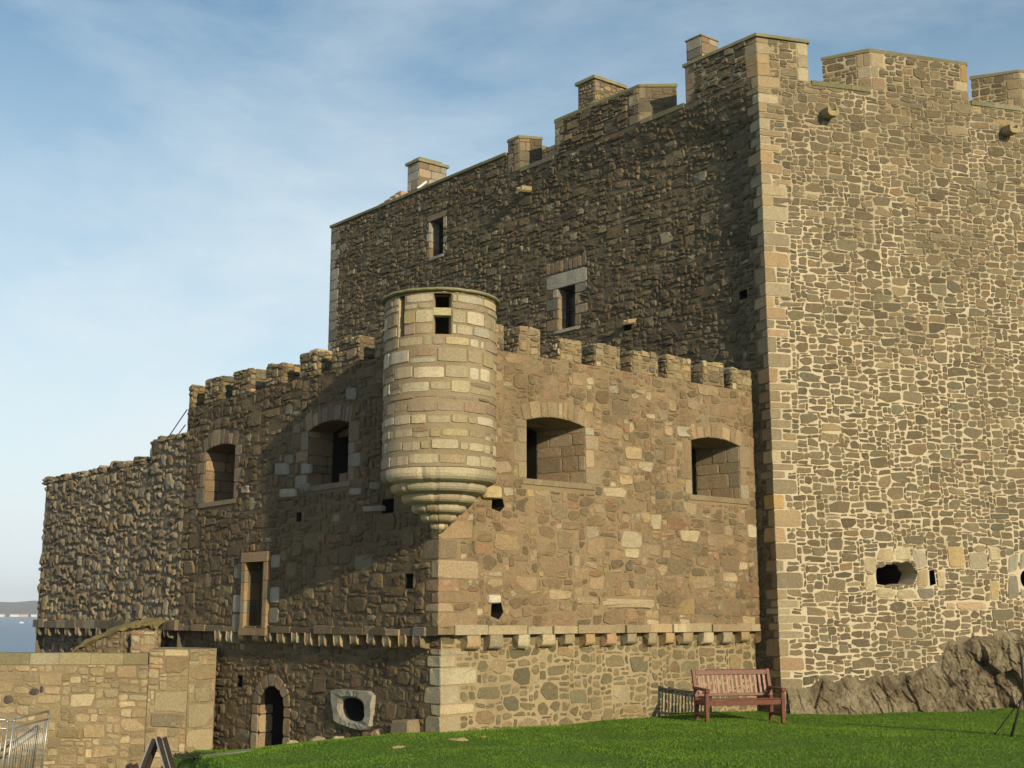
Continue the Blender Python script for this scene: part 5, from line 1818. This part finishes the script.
# end pier with an angled return to the bastion
pz1 = at(180, 649, YW).z
mb = MB()
pr0 = Vector((yx1, YW))
ret = Vector(P2.P(P2.px(215, 690)[0], 0, 0.0)[:2])
PR = Plane(pr0, ret - pr0)
lr = (ret - pr0).length
backing(mb, PY.off(0.03), rect(px0, UY, -1.9, pz1), [])
rubble(mb, PY.off(0.03), px0, UY, -1.7, pz1, dict(ST_YARD, big=((5, 9), (5, 9)), bigrate=0.08, skew=0.05, pcut=0.2), rng)
backing(mb, PR, rect(0, lr, -1.9, pz1), [])
rubble(mb, PR, 0.0, lr, -1.7, pz1, dict(ST_YARD, big=((5, 9), (6, 10)), bigrate=0.1, skew=0.05, pcut=0.2, pal=[((0.36, 0.30, 0.18), 3), ((0.33, 0.27, 0.16), 3)], gap=0.014), rng)
top = [PY.P(px0, pz1 + 0.01, 0.05), PY.P(UY, pz1 + 0.01, 0.05), PR.P(lr, pz1 + 0.01), (px0 - 20.0, YW + 1.2, pz1 + 0.01)]
mb.poly(top, (0.4, 0.33, 0.2), 0)
mb.poly([(px0 - 20, YW - 0.03, -1.9), (px0 - 20, YW - 0.03, pz1), (px0 - 20, YW + 1.2, pz1), (px0 - 20, YW + 1.2, -1.9)], (0.4, 0.33, 0.2), 0)
mb.build('end_pier', [M['yard'], M['yard_mortar']], yard)

# ruined gable stub behind the yard wall
rng = random.Random(61)
YS = 30.9
stub = thing('ruined_wall_stub', (at(140, 650, YS).x, YS, -1.4), 'ruined stub of wall with sloping mossy top behind the yard wall', 'ruin')
PS = Plane((0, YS), (1, 0))
prof = [PS.px(*q) for q in ((72, 653), (80, 645), (100, 636), (120, 627.5), (137, 624), (152, 622.5), (159, 627))]
mb = MB()
L = len(prof)
segs = 4
fine = []
for i in range(L - 1):
    for k in range(segs):
        t = k / segs
        fine.append((prof[i][0] + (prof[i + 1][0] - prof[i][0]) * t, prof[i][1] + (prof[i + 1][1] - prof[i][1]) * t))
fine.append(prof[-1])
rows = [(0.05, -0.10), (0.14, -0.07), (0.12, -0.02), (-0.05, 0.03), (-0.35, 0.10), (-0.7, 0.12), (-0.9, -0.1)]
for (u, z) in fine:
    for h, dz in rows:
        mb.v.append(PS.P(u + rng.uniform(-.02, .02), z + dz + rng.uniform(-0.035, 0.035), h + rng.uniform(-0.04, 0.04)))
W_ = len(rows)
for i in range(len(fine) - 1):
    for r in range(W_ - 1):
        mb.face((i * W_ + r, (i + 1) * W_ + r, (i + 1) * W_ + r + 1, i * W_ + r + 1))
M['moss'] = plain_mat('moss_and_dry_turf', (0.12, 0.10, 0.045), (0.24, 0.19, 0.075), 7, 0.95, 0, 1.0)
mb.build('mossy_top', M['moss'], stub)
mb = MB()
base = [(prof[0][0], -1.5), (prof[-1][0], -1.5)] + [(p[0], p[1] - 0.05) for p in prof[::-1]]
backing(mb, PS, base, [])
zprof = lambda u: float(np.interp(u, [p[0] for p in prof], [p[1] for p in prof])) - 0.08
rubble(mb, PS, prof[0][0], prof[-1][0], 0.0, prof[-2][1], dict(ST_CURT, **SMALLER), rng, clipz=zprof, keep=lambda u, z: z < zprof(u))
mb.build('wall', [M['raked_rubble'], M['raked_mortar']], stub)
a, b = PS.px(135, 650)[0], PS.px(158.5, 650)[0]
zt_ = PS.px(146, 630)[1]
block('pillar', PS.off(0.34), a, b, -0.6, zt_, 0.5, dict(ST_MERL, pal=PAL_PALE + PAL_PINK), [M['yard'], M['yard_mortar']], rng, stub)

# ------------------------------------------------------------------ rock at the foot of the tower
def vnoise(x, y, seed):
    r = np.random.RandomState(seed)
    g = r.rand(64, 64)
    xi, yi = np.floor(x).astype(int), np.floor(y).astype(int)
    fx, fy = x - xi, y - yi
    fx, fy = fx * fx * (3 - 2 * fx), fy * fy * (3 - 2 * fy)
    A = g[xi % 64, yi % 64]; B = g[(xi + 1) % 64, yi % 64]; C_ = g[xi % 64, (yi + 1) % 64]; D = g[(xi + 1) % 64, (yi + 1) % 64]
    return (A * (1 - fx) + B * fx) * (1 - fy) + (C_ * (1 - fx) + D * fx) * fy

def cellblocks(x, y, seed):
    """blocky fracture: value of the nearest jittered cell and distance to its border"""
    r = np.random.RandomState(seed)
    jx, jy, val = r.rand(64, 64), r.rand(64, 64), r.rand(64, 64)
    xi, yi = np.floor(x).astype(int), np.floor(y).astype(int)
    tx, ty = r.rand(64, 64) - .5, r.rand(64, 64) - .5
    d1 = np.full(x.shape, 9.0); d2_ = np.full(x.shape, 9.0); v1 = np.zeros(x.shape)
    for a in (-1, 0, 1):
        for b in (-1, 0, 1):
            cx = xi + a + jx[(xi + a) % 64, (yi + b) % 64]
            cy_ = yi + b + jy[(xi + a) % 64, (yi + b) % 64]
            d = np.hypot(cx - x, cy_ - y)
            v = val[(xi + a) % 64, (yi + b) % 64] + 1.3 * (tx[(xi + a) % 64, (yi + b) % 64] * (x - cx) + ty[(xi + a) % 64, (yi + b) % 64] * (y - cy_))
            nearer = d < d1
            d2_ = np.where(nearer, d1, np.minimum(d2_, d))
            v1 = np.where(nearer, v, v1)
            d1 = np.where(nearer, d, d1)
    return v1, d2_ - d1

m, nt, bs = new_mat('basalt_outcrop')
co = objco(nt)
nA = noise(nt, 1.5, 8, 0.68, co, 0.8)
nB = noise(nt, 14, 6, 0.7, co)
g0 = ramp(nt, nA, [(0.34, (0.055, 0.044, 0.030)), (0.44, (0.125, 0.098, 0.058)), (0.54, (0.20, 0.165, 0.10)), (0.68, (0.25, 0.215, 0.145)), (0.8, (0.17, 0.15, 0.105))])
nt.links.new(mixc(nt, 1.0, g0, ramp(nt, nB, [(0.25, 0.6), (0.75, 1.35)]), 'MULTIPLY'), bs.inputs['Base Color'])
bump(nt, bs, nB, 0.9, 0.03)
M['rock'] = m
def build_rock():
    nu, nv = 560, 170
    u = np.linspace(0.12, 11.5, nu)
    tops = [P3.px(*q) for q in ((782, 687), (806, 684), (826, 679), (850, 677), (880, 679), (905, 674), (928, 670), (940, 660), (949, 643), (985, 634), (1010, 630), (1024, 634))]
    tu = [t[0] for t in tops] + [8.0, 11.5]
    tz = [t[1] for t in tops] + [1.9, 1.3]
    top = np.interp(u, tu, tz)
    top = top + 0.10 * (vnoise(u * 3, u * 0, 3) - 0.5) * 2
    U = np.repeat(u[:, None], nv, 1)
    T = np.repeat(np.linspace(0, 1, nv)[None, :], nu, 0)
    Zb = -0.35
    Z = Zb + (top[:, None] - Zb) * T
    # fractured along steep leaning planes
    xr = U * 0.94 + Z * 0.34
    zr = Z * 0.94 - U * 0.34
    wu, wz = (vnoise(U * 2.5, Z * 2.5, 11) - .5) * .35, (vnoise(U * 2.5, Z * 2.5, 12) - .5) * .35
    xr, zr = xr + wu * .25, zr + wz * .25
    v1, e1 = cellblocks(xr * 1.5 + 3, zr * 0.8 + 9, 5)
    v2, e2 = cellblocks(xr * 4.2, zr * 2.6 + 4, 6)
    v3, e3_ = cellblocks(xr * 9.5, zr * 5.0 + 4, 7)
    fb = (vnoise(xr * 9, zr * 5, 8) - 0.5)
    prot = np.interp(u, [0, 0.9, 1.6, 3.2, 4.2, 5.0, 6.0, 11], [0.16, 0.18, 0.22, 0.26, 0.28, 0.42, 0.45, 0.45])[:, None]
    env = prot * np.clip(1 - T, 0, 1) ** 0.55
    amp = np.interp(u, [0, 1.0, 4.0, 4.8, 11], [0.05, 0.10, 0.14, 0.26, 0.3])[:, None] * np.clip((1 - T) * 5, 0, 1)
    H = env * 0.75 + amp * (v1 - 0.35) + amp * 0.55 * (v2 - 0.5) - amp * 0.12 * np.exp(-e1 * 22) + amp * 0.25 * (v3 - 0.5) + 0.04 * fb + amp * 0.5 * (vnoise(xr * 1.1, zr * 0.7, 15) - 0.5) + 0.035 * (vnoise(xr * 30, zr * 8, 16) - 0.5)
    H = np.where(T > 0.985, -0.06, H)
    H = np.maximum(H, np.where(T < 0.93, 0.035, -0.06))
    X = P3.o.x + P3.d.x * U + P3.n.x * H
    Y = P3.o.y + P3.d.y * U + P3.n.y * H
    base = Vector(P3.P(3.5, -0.1, 0.5))
    V = np.stack([X - base.x, Y - base.y, Z - base.z], -1).reshape(-1, 3)
    idx = np.arange(nu * nv).reshape(nu, nv)
    q = np.stack([idx[:-1, :-1], idx[1:, :-1], idx[1:, 1:], idx[:-1, 1:]], -1).reshape(-1, 4)
    me = bpy.data.meshes.new('rock_outcrop')
    me.from_pydata(V.tolist(), [], q.tolist())
    me.materials.append(M['rock'])
    o = bpy.data.objects.new('rock_outcrop', me)
    o.location = base
    COL.objects.link(o)
    tag(o, 'jagged brown rock outcrop under the foot of the sunlit tower', 'rock')
build_rock()

# ------------------------------------------------------------------ bench
def bench():
    p = at(738, 712, 25.9)
    ang = math.atan2(0.25, 0.97)
    bx, by = p.x, 25.75
    z0 = float(gz(bx, by))
    b = thing('park_bench', (bx, by, z0), 'red-stained wooden slatted park bench on the lawn against the wall', 'bench')
    b.rotation_euler.z = ang
    W, D = 1.72, 0.56
    def part(name, fn, mat, bev=0.006):
        mb = MB()
        fn(mb)
        me_o = mb.build(name, mat, None, bev)
        me_o.parent = b
        return me_o
    x = W / 2
    for sx in (-x + 0.04, x - 0.04):
        part('leg', lambda mb: mb.beam((sx, -D / 2, -0.03), (sx, -D / 2, 0.60), 0.075, 0.075, (0, 1, 0)), M['red_wood'])
        part('leg', lambda mb: (mb.beam((sx, D / 2 - 0.02, -0.03), (sx, D / 2 - 0.04, 0.46), 0.075, 0.075, (0, 1, 0)), mb.beam((sx, D / 2 - 0.04, 0.46), (sx, D / 2 + 0.10, 1.0), 0.075, 0.06, (0, 1, 0))), M['red_wood'])
        part('armrest', lambda mb: (mb.beam((sx, -D / 2 - 0.09, 0.625), (sx, D / 2 + 0.02, 0.645), 0.10, 0.045), mb.beam((sx, -D / 2 - 0.09, 0.60), (sx, -D / 2 - 0.02, 0.60), 0.09, 0.035)), M['red_wood'])
        part('side_rail', lambda mb: (mb.beam((sx, -D / 2 + .035, 0.37), (sx, D / 2 - .06, 0.37), 0.05, 0.09), mb.beam((sx, -D / 2 + .035, 0.12), (sx, D / 2 - .06, 0.12), 0.04, 0.055)), M['red_wood'])
    def seat(mb):
        mb.beam((-x + 0.08, -D / 2 + 0.0, 0.375), (x - 0.08, -D / 2 + 0.0, 0.375), 0.035, 0.10)
        for k in range(6):
            y = -D / 2 + 0.01 + k * 0.092
            zz = 0.445 - 0.006 * k
            mb.beam((-x + 0.085, y, zz), (x - 0.085, y, zz), 0.07, 0.025)
    part('seat', seat, M['red_wood'])
    def yb(z):
        return D / 2 - 0.04 + (z - 0.46) / 0.54 * 0.14
    def back(mb):
        n = 15
        for k in range(n):
            xx = -x + 0.14 + (W - 0.28) * k / (n - 1)
            mb.beam((xx, yb(0.54), 0.52), (xx, yb(0.90), 0.90), 0.052, 0.018, (0, 1, 0.2))
    part('back_slats', back, M['pale_wood'], 0.003)
    def rails(mb):
        mb.beam((-x + 0.08, yb(0.93), 0.935), (x - 0.08, yb(0.93), 0.935), 0.045, 0.10, (0, 0.25, 1))
        mb.beam((-x + 0.3, yb(0.985), 0.992), (x - 0.3, yb(0.985), 0.992), 0.042, 0.02, (0, 0.25, 1))
        mb.beam((-x + 0.08, yb(0.50), 0.50), (x - 0.08, yb(0.50), 0.50), 0.045, 0.06, (0, 0.25, 1))
    part('back_rail', rails, M['red_wood'])
bench()

# ------------------------------------------------------------------ steel barriers
def barrier(a, bq, zt_, zb_, label, lean=0.0):
    a, bq = Vector(a), Vector(bq)
    o = thing('steel_barrier', ((a.x + bq.x) / 2, (a.y + bq.y) / 2, zb_), label, 'barrier', 'steel barriers by the yard wall')
    d = (bq - a)
    L = d.length
    d.normalize()
    def P(s, z):
        return Vector((a.x + d.x * s, a.y + d.y * s, z)) + Vector((lean * (z - zb_), 0, 0))
    fr = MB()
    r = 0.024
    for s in (0.0, L):
        fr.bar(P(s, zb_ + 0.02), P(s, zt_ - 0.05), r)
    fr.bar(P(0, zt_ - 0.05), P(0.06, zt_), r)
    fr.bar(P(0.06, zt_), P(L - 0.06, zt_), r)
    fr.bar(P(L - 0.06, zt_), P(L, zt_ - 0.05), r)
    fr.bar(P(0, zb_ + 0.18), P(L, zb_ + 0.18), r)
    fr.bar(P(0, zt_ - 0.17), P(L, zt_ - 0.17), r * 0.8)
    fr.build('frame', M['steel'], o)
    iv = MB()
    n = int(L / 0.11)
    for k in range(1, n):
        s = L * k / n
        iv.bar(P(s, zb_ + 0.18), P(s, zt_ - 0.17), 0.008, n=6)
    iv.build('bars', M['steel'], o)
    for s in (0.25, L - 0.25):
        ft = MB()
        nn = Vector((-d.y, d.x, 0))
        q = P(s, zb_)
        ft.beam(q - nn * 0.3 + Vector((0, 0, .02)), q + nn * 0.3 + Vector((0, 0, .02)), 0.05, 0.03)
        ft.bar(P(s, zb_), P(s, zb_ + 0.18), 0.018)
        ft.build('foot', M['steel'], o)
    return o
p1 = at(45, 711, 28.0)
p2 = at(9.5, 719, 25.9)
barrier((p2.x, p2.y), (p1.x, p1.y), p1.z, -1.48, 'galvanised barred steel barrier running towards the yard wall, the nearer whole one', 0.06)
barrier((p2.x - 2.2, p2.y + 0.75), (p2.x - 0.12, p2.y + 0.03), p1.z - 0.02, -1.48, 'galvanised steel barrier cut off by the left edge of the picture', 0.06)

# A-frame trestle
def trestle():
    Y = 26.6
    c_ = at(156.5, 739, Y)
    zb = -1.47
    o = thing('folding_trestle', (c_.x, Y, zb), 'dark wooden A-shaped folding trestle in front of the yard wall', 'trestle')
    hh = c_.z - zb
    for y in (Y - 0.0, Y + 0.4):
        for sg in (-1, 1):
            mb = MB()
            mb.beam((c_.x + sg * 0.05, y, c_.z), (c_.x + sg * 0.40, y, zb - 0.01), 0.08, 0.08, (0, 1, 0))
            mb.build('leg', M['dark_wood'], o, 0.008)
            ed = MB()
            ed.beam((c_.x + sg * 0.05 - 0.05, y - 0.047, c_.z + 0.01), (c_.x + sg * 0.40 - 0.05, y - 0.047, zb), 0.03, 0.012, (0, 1, 0))
            ed.build('metal_edge', M['steel'], o)
    mb = MB()
    mb.beam((c_.x, Y + 0.06, c_.z - 0.05), (c_.x, Y + 0.36, c_.z - 0.05), 0.05, 0.05)
    mb.build('top_rail', M['dark_wood'], o, 0.008)
    mb = MB()
    mb.beam((c_.x - 0.27, Y, zb + 0.40 * hh), (c_.x + 0.27, Y, zb + 0.40 * hh), 0.03, 0.05, (0, 0, 1))
    mb.build('cross_rail', M['dark_wood'], o)
trestle()

# ------------------------------------------------------------------ post with stays on the right
def post():
    Y = 22.0
    p = at(1030, 735, Y)
    z0 = float(gz(p.x, Y))
    z1 = at(1023, 657, Y).z
    o = thing('green_post', (p.x, Y, z0), 'green metal post with black stays standing on the lawn at right edge', 'post')
    mb = MB()
    mb.beam((p.x, Y, z0 - 0.1), (p.x, Y, z1), 0.09, 0.09, (0, 1, 0))
    mb.build('upright', M['green_metal'], o, 0.006)
    q1, q2 = at(1010.5, 735, Y + 0.1), at(1000, 735.5, Y + 0.2)
    mb = MB()
    mb.bar((p.x - 0.05, Y, z0 + 0.75), (q1.x, Y + 0.1, float(gz(q1.x, Y + .1)) - 0.02), 0.022)
    mb.build('strut', M['black_metal'], o)
    mb = MB()
    mb.bar((p.x - 0.05, Y, z0 + 0.70), (q2.x, Y + 0.5, float(gz(q2.x, Y + .5)) - 0.02), 0.009)
    mb.build('stay_wire', M['black_metal'], o)
    mb = MB()
    mb.beam((p.x - 0.055, Y, z0 - 0.05), (p.x - 0.055, Y, z1 + 0.01), 0.012, 0.07, (0, 1, 0))
    mb.build('edge_strip', M['black_metal'], o)
post()

# wires beside the bastion's end merlon
for (x0, y0, x1, y1, Y0, lab) in ((168.5, 437, 185.5, 412, 33.0, 'longer thin wire stay rising to the end merlon of the bastion'), (178.5, 434, 184.5, 426, 32.6, 'shorter thin wire stay just under the longer one')):
    p = at(x0, y0, Y0)
    q = at(x1, y1, 31.6)
    mb = MB()
    ax = (q - p).normalized()
    mb.bar(p - ax * 0.6, q + ax * 0.15, 0.014, n=6)
    tag(mb.build('wire_stay', M['black_metal']), lab, 'wire', 'wire stays on the wall top')

# ------------------------------------------------------------------ stones on the ground and a dark shrub
def rock_lump(name, c_, sx_, sy_, sz_, seed, mat, label, cat, group=None, flat=0.5, rot=0.0):
    r = random.Random(seed)
    bm = bmesh.new()
    bmesh.ops.create_icosphere(bm, subdivisions=3, radius=1)
    offs = [(Vector((r.uniform(-1, 1), r.uniform(-1, 1), r.uniform(-1, 1))).normalized(), r.uniform(0.55, 0.95)) for _ in range(12)]
    for v in bm.verts:
        n = v.co.normalized()
        k = 1.0
        for d, t in offs:
            pr = n.dot(d)
            if pr > 0:
                k = min(k, t / pr)
        v.co = n * k
        v.co.x *= sx_
        v.co.y *= sy_
        v.co.z *= sz_
        v.co += Vector((r.uniform(-1, 1), r.uniform(-1, 1), r.uniform(-1, 1))) * 0.012
    me = bpy.data.meshes.new(name)
    bm.to_mesh(me)
    bm.free()
    a = me.attributes.new('col', 'FLOAT_COLOR', 'CORNER')
    me.materials.append(mat)
    cc = pick(r, PAL_GREYPALE if flat > 0.4 else PAL_QUOIN)
    a.data.foreach_set('color', list((cc[0], cc[1], cc[2], 1.0)) * len(me.loops))
    o = bpy.data.objects.new(name, me)
    o.location = c_
    o.rotation_euler.z = rot
    COL.objects.link(o)
    return tag(o, label, cat, group)
def on_ground(x, y):
    """point of the ground under a picture position"""
    r = ray(x, y)
    for k in range(1500, 3600):
        Y = k * 0.01
        X, Z = r[0] / r[1] * Y, r[2] / r[1] * Y + ZC
        if Z < float(gz(X, Y)):
            return Vector((X, Y, float(gz(X, Y))))
    return Vector((X, Y, Z))
p = on_ground(460, 740)
p.z -= 0.025
rock_lump('ground_stone', p, 0.26, 0.16, 0.06, 3, M['dressed'], 'long pale stone lying in the grass below the bastion corner', 'stone', None, 0.2, 0.3)
p = on_ground(484, 737)
p.z -= 0.03
rock_lump('ground_stone', p, 0.13, 0.09, 0.05, 4, M['dressed'], 'small pale stone in the grass right of the long one', 'stone', None, 0.2)
p = on_ground(402, 747)
p.z -= 0.03
rock_lump('ground_stone', p, 0.2, 0.12, 0.05, 5, M['dressed'], 'flat stone sunk in the grass left of the bastion corner', 'stone', None, 0.2, 0.5)
p = at(412, 735, 0)
q = P2b.P(P2b.px(412, 728)[0], 0, 0.16)
mb = MB()
pb = Plane((q[0], q[1]), P2.d, P2.n)
z0 = float(gz(q[0], q[1]))
mb.hexa([pb.P(-.3, z0 - .1, .16), pb.P(.3, z0 - .1, .16), pb.P(.3, z0 - .1, -.16), pb.P(-.3, z0 - .1, -.16), pb.P(-.27, z0 + .3, .13), pb.P(.27, z0 + .26, .13), pb.P(.27, z0 + .28, -.16), pb.P(-.27, z0 + .31, -.16)], (0.25, 0.20, 0.12))
tag(mb.build('stone_block', M['brown_rubble'], None, 0.03), 'squared brown block lying against the foot of the shaded wall', 'stone')
p = on_ground(228, 753.5)
mb = MB()
cr_ = [(p.x - 0.42, p.y - 0.2), (p.x + 0.45, p.y - 0.25), (p.x + 0.4, p.y + 0.25), (p.x - 0.45, p.y + 0.2)]
mb.hexa([(x, y, float(gz(x, y)) - 0.06) for x, y in cr_] + [(x, y, float(gz(x, y)) + 0.014) for x, y in cr_], (0.25, 0.235, 0.18))
tag(mb.build('stone_slab', M['dressed'], None, 0.015), 'flat grey slab set in the grass before the arched doorway', 'slab')
rng = random.Random(8)
for x, y, s in ((300, 738, 0.14), (325, 735, 0.18), (345, 734, 0.12), (385, 732, 0.16)):
    uu = P2b.px(x, y)[0]
    q = P2b.P(uu, 0, 0.12)
    rock_lump('foot_stone', (q[0], q[1], float(gz(q[0], q[1])) + 0.02), s * 1.3, s, s * 0.7, int(x), M['brown_rubble'], 'small rough stone along the grassy foot of the shaded wall', 'stone', 'stones along the foot of the shaded wall', 0.2)

# dark low shrub on the edge of the lawn
def shrub():
    rs = random.Random(14)
    c_ = Vector((at(203, 765, 24.6).x, 24.6, float(gz(at(203, 765, 24.6).x, 24.6))))
    ztop = at(195, 758, 24.6).z
    o = thing('low_shrub', (c_.x, c_.y, c_.z), 'dark low shrub at the left edge of the lawn', 'shrub')
    mb = MB()
    for k in range(900):
        x = c_.x + rs.gauss(0, 0.22)
        y = c_.y + rs.gauss(0, 0.18)
        hgt = (ztop - c_.z) * rs.uniform(0.1, 1.0) * math.exp(-((x - c_.x) / 0.42) ** 2)
        p = Vector((x, y, c_.z + hgt))
        d = Vector((rs.uniform(-1, 1), rs.uniform(-1, 1), rs.uniform(-0.2, 1))).normalized() * rs.uniform(0.03, 0.06)
        s = d.orthogonal().normalized() * 0.018
        mb.poly([p - s, p + d * 0.5 - s * 1.3, p + d, p + d * 0.5 + s * 1.3, p + s])
    mb.build('foliage', plain_mat('dark_shrub_leaf', (0.012, 0.02, 0.01), (0.04, 0.045, 0.02), 30, 0.8), o)
    st = MB()
    for k in range(14):
        st.bar((c_.x + rs.uniform(-.2, .2), c_.y + rs.uniform(-.15, .15), c_.z - 0.05), (c_.x + rs.uniform(-.35, .35), c_.y + rs.uniform(-.2, .2), c_.z + (ztop - c_.z) * 0.7), 0.01, 0.005, 5)
    st.build('stems', M['dark_wood'], o)
shrub()

# ------------------------------------------------------------------ far shore houses and a boat
rng = random.Random(19)
hx = [(-6, 13, 'white'), (11, 9, 'white'), (22, 11, 'pink'), (29, 8, 'white'), (-20, 10, 'white'), (40, 9, 'pink')]
labs = ['long white house first from the left edge on the far shore', 'white house in the middle of the far shore row', 'pinkish house beside the white ones on the far shore', 'small white house nearest the castle wall on the far shore', 'white house beyond the left edge on far shore', 'pinkish house hidden by the curtain wall on far shore']
for k, (x, w, cc) in enumerate(hx[:4]):
    YH = 3545.0
    p = at(x - 0 + 4, 616, YH)
    wid = w / F * YH
    o = thing('shore_house', (p.x, YH, SEA + 1.0), labs[k], 'house', 'houses on the far shore')
    z0, z1 = SEA + 0.5, SEA + 7.0
    mb = MB()
    mb.box(p.x - wid / 2, p.x + wid / 2, YH - 5, YH + 5, z0, z1)
    mb.build('wall', M['white'] if cc == 'white' else M['pinkwall'], o)
    mb = MB()
    a, b = p.x - wid / 2 - 0.4, p.x + wid / 2 + 0.4
    v = [(a, YH - 5.5, z1 + .01), (b, YH - 5.5, z1 + .01), (b, YH + 5.5, z1 + .01), (a, YH + 5.5, z1 + .01), (a, YH, z1 + 3), (b, YH, z1 + 3)]
    mb.v.extend(v)
    for f in ((0, 1, 5, 4), (2, 3, 4, 5), (1, 2, 5), (3, 0, 4), (3, 2, 1, 0)):
        mb.face(f)
    mb.build('roof', M['slate'], o)
p = at(21, 623, 1)
YBt = (ZC - SEA) / -(ray(21, 623.3)[2] / ray(21, 623.3)[1])
p = at(21, 623.3, YBt)
bo = thing('motor_boat', (p.x, YBt, SEA), 'tiny white motor boat out on the water', 'boat')
mb = MB()
prof = [(-2.4, 0.75), (-1, 0.95), (1.2, 0.9), (2.9, 0.05)]
for x, hw in prof:
    mb.v.extend([(p.x + x, YBt - hw * 0.7, SEA - 0.1), (p.x + x, YBt - hw, SEA + 0.9 + 0.08 * x), (p.x + x, YBt + hw, SEA + 0.9 + 0.08 * x), (p.x + x, YBt + hw * 0.7, SEA - 0.1)])
for k in range(3):
    for r in range(4):
        a = k * 4 + r
        a2 = k * 4 + (r + 1) % 4
        mb.face((a, a2, a2 + 4, a + 4))
mb.face((0, 1, 2, 3)); mb.face((15, 14, 13, 12))
mb.build('hull', M['white'], bo)
mb = MB()
mb.box(p.x - 0.9, p.x + 0.9, YBt - 0.6, YBt + 0.6, SEA + 0.92, SEA + 1.9)
mb.build('cabin', M['white'], bo, 0.1)

# ------------------------------------------------------------------ grass blades
def grass():
    r = np.random.RandomState(4)
    N = 330000
    Y = 16.5 + (r.rand(N) ** 0.9) * 14.0
    X = -8.5 + r.rand(N) * 26.0
    ok = np.abs(X / Y) < 0.66
    ok &= lawn_edge(X, Y) < 0.25
    def front(pl, X, Y, h):
        return (X - pl.o.x) * pl.n.x + (Y - pl.o.y) * pl.n.y > h
    q = np.stack([X, Y], -1)
    in1 = front(P1b, X, Y, 0.02) | front(P2b, X, Y, 0.02)
    in3 = front(P3, X, Y, 0.02) | front(P4, X, Y, 0.02)
    ok &= in1 & in3
    X, Y = X[ok], Y[ok]
    n = len(X)
    Z = gz(X, Y) - 0.004
    tuft = vnoise(X * 1.3 + 30, Y * 1.3, 2)
    h = (0.011 + 0.014 * r.rand(n)) * (0.7 + 0.7 * tuft)
    near = np.minimum(np.abs((X - P1b.o.x) * P1b.n.x + (Y - P1b.o.y) * P1b.n.y), np.abs((X - P2b.o.x) * P2b.n.x + (Y - P2b.o.y) * P2b.n.y))
    h = h * np.where(near < 0.15, 1.7, 1.0)
    a = r.rand(n) * 2 * np.pi
    w = 0.007 + 0.005 * r.rand(n)
    lx, ly = (r.rand(n) - 0.5) * 0.05, (r.rand(n) - 0.5) * 0.05
    V = np.empty((n, 3, 3))
    V[:, 0] = np.stack([X - np.cos(a) * w, Y - np.sin(a) * w, Z], -1)
    V[:, 1] = np.stack([X + np.cos(a) * w, Y + np.sin(a) * w, Z], -1)
    V[:, 2] = np.stack([X + lx, Y + ly, Z + h], -1)
    me = bpy.data.meshes.new('grass')
    me.vertices.add(3 * n)
    me.vertices.foreach_set('co', V.ravel())
    me.loops.add(3 * n)
    me.loops.foreach_set('vertex_index', np.arange(3 * n))
    me.polygons.add(n)
    me.polygons.foreach_set('loop_start', np.arange(n) * 3)
    me.update(calc_edges=True)
    m, nt, bs = new_mat('grass_blades')
    co = objco(nt)
    big = noise(nt, 0.9, 6, 0.65, co, 0.6)
    fine = noise(nt, 60, 2, 0.5, co)
    g0 = ramp(nt, big, [(0.30, (0.066, 0.142, 0.008)), (0.52, (0.095, 0.185, 0.010)), (0.70, (0.15, 0.21, 0.020))])
    nt.links.new(mixc(nt, 1.0, g0, ramp(nt, fine, [(0.3, 0.82), (0.7, 1.18)]), 'MULTIPLY'), bs.inputs['Base Color'])
    bs.inputs['Roughness'].default_value = 0.7
    me.materials.append(m)
    o = bpy.data.objects.new('grass', me)
    COL.objects.link(o)
    tag(o, 'short bright green lawn grass before the castle', 'grass', None, 'stuff')
grass()
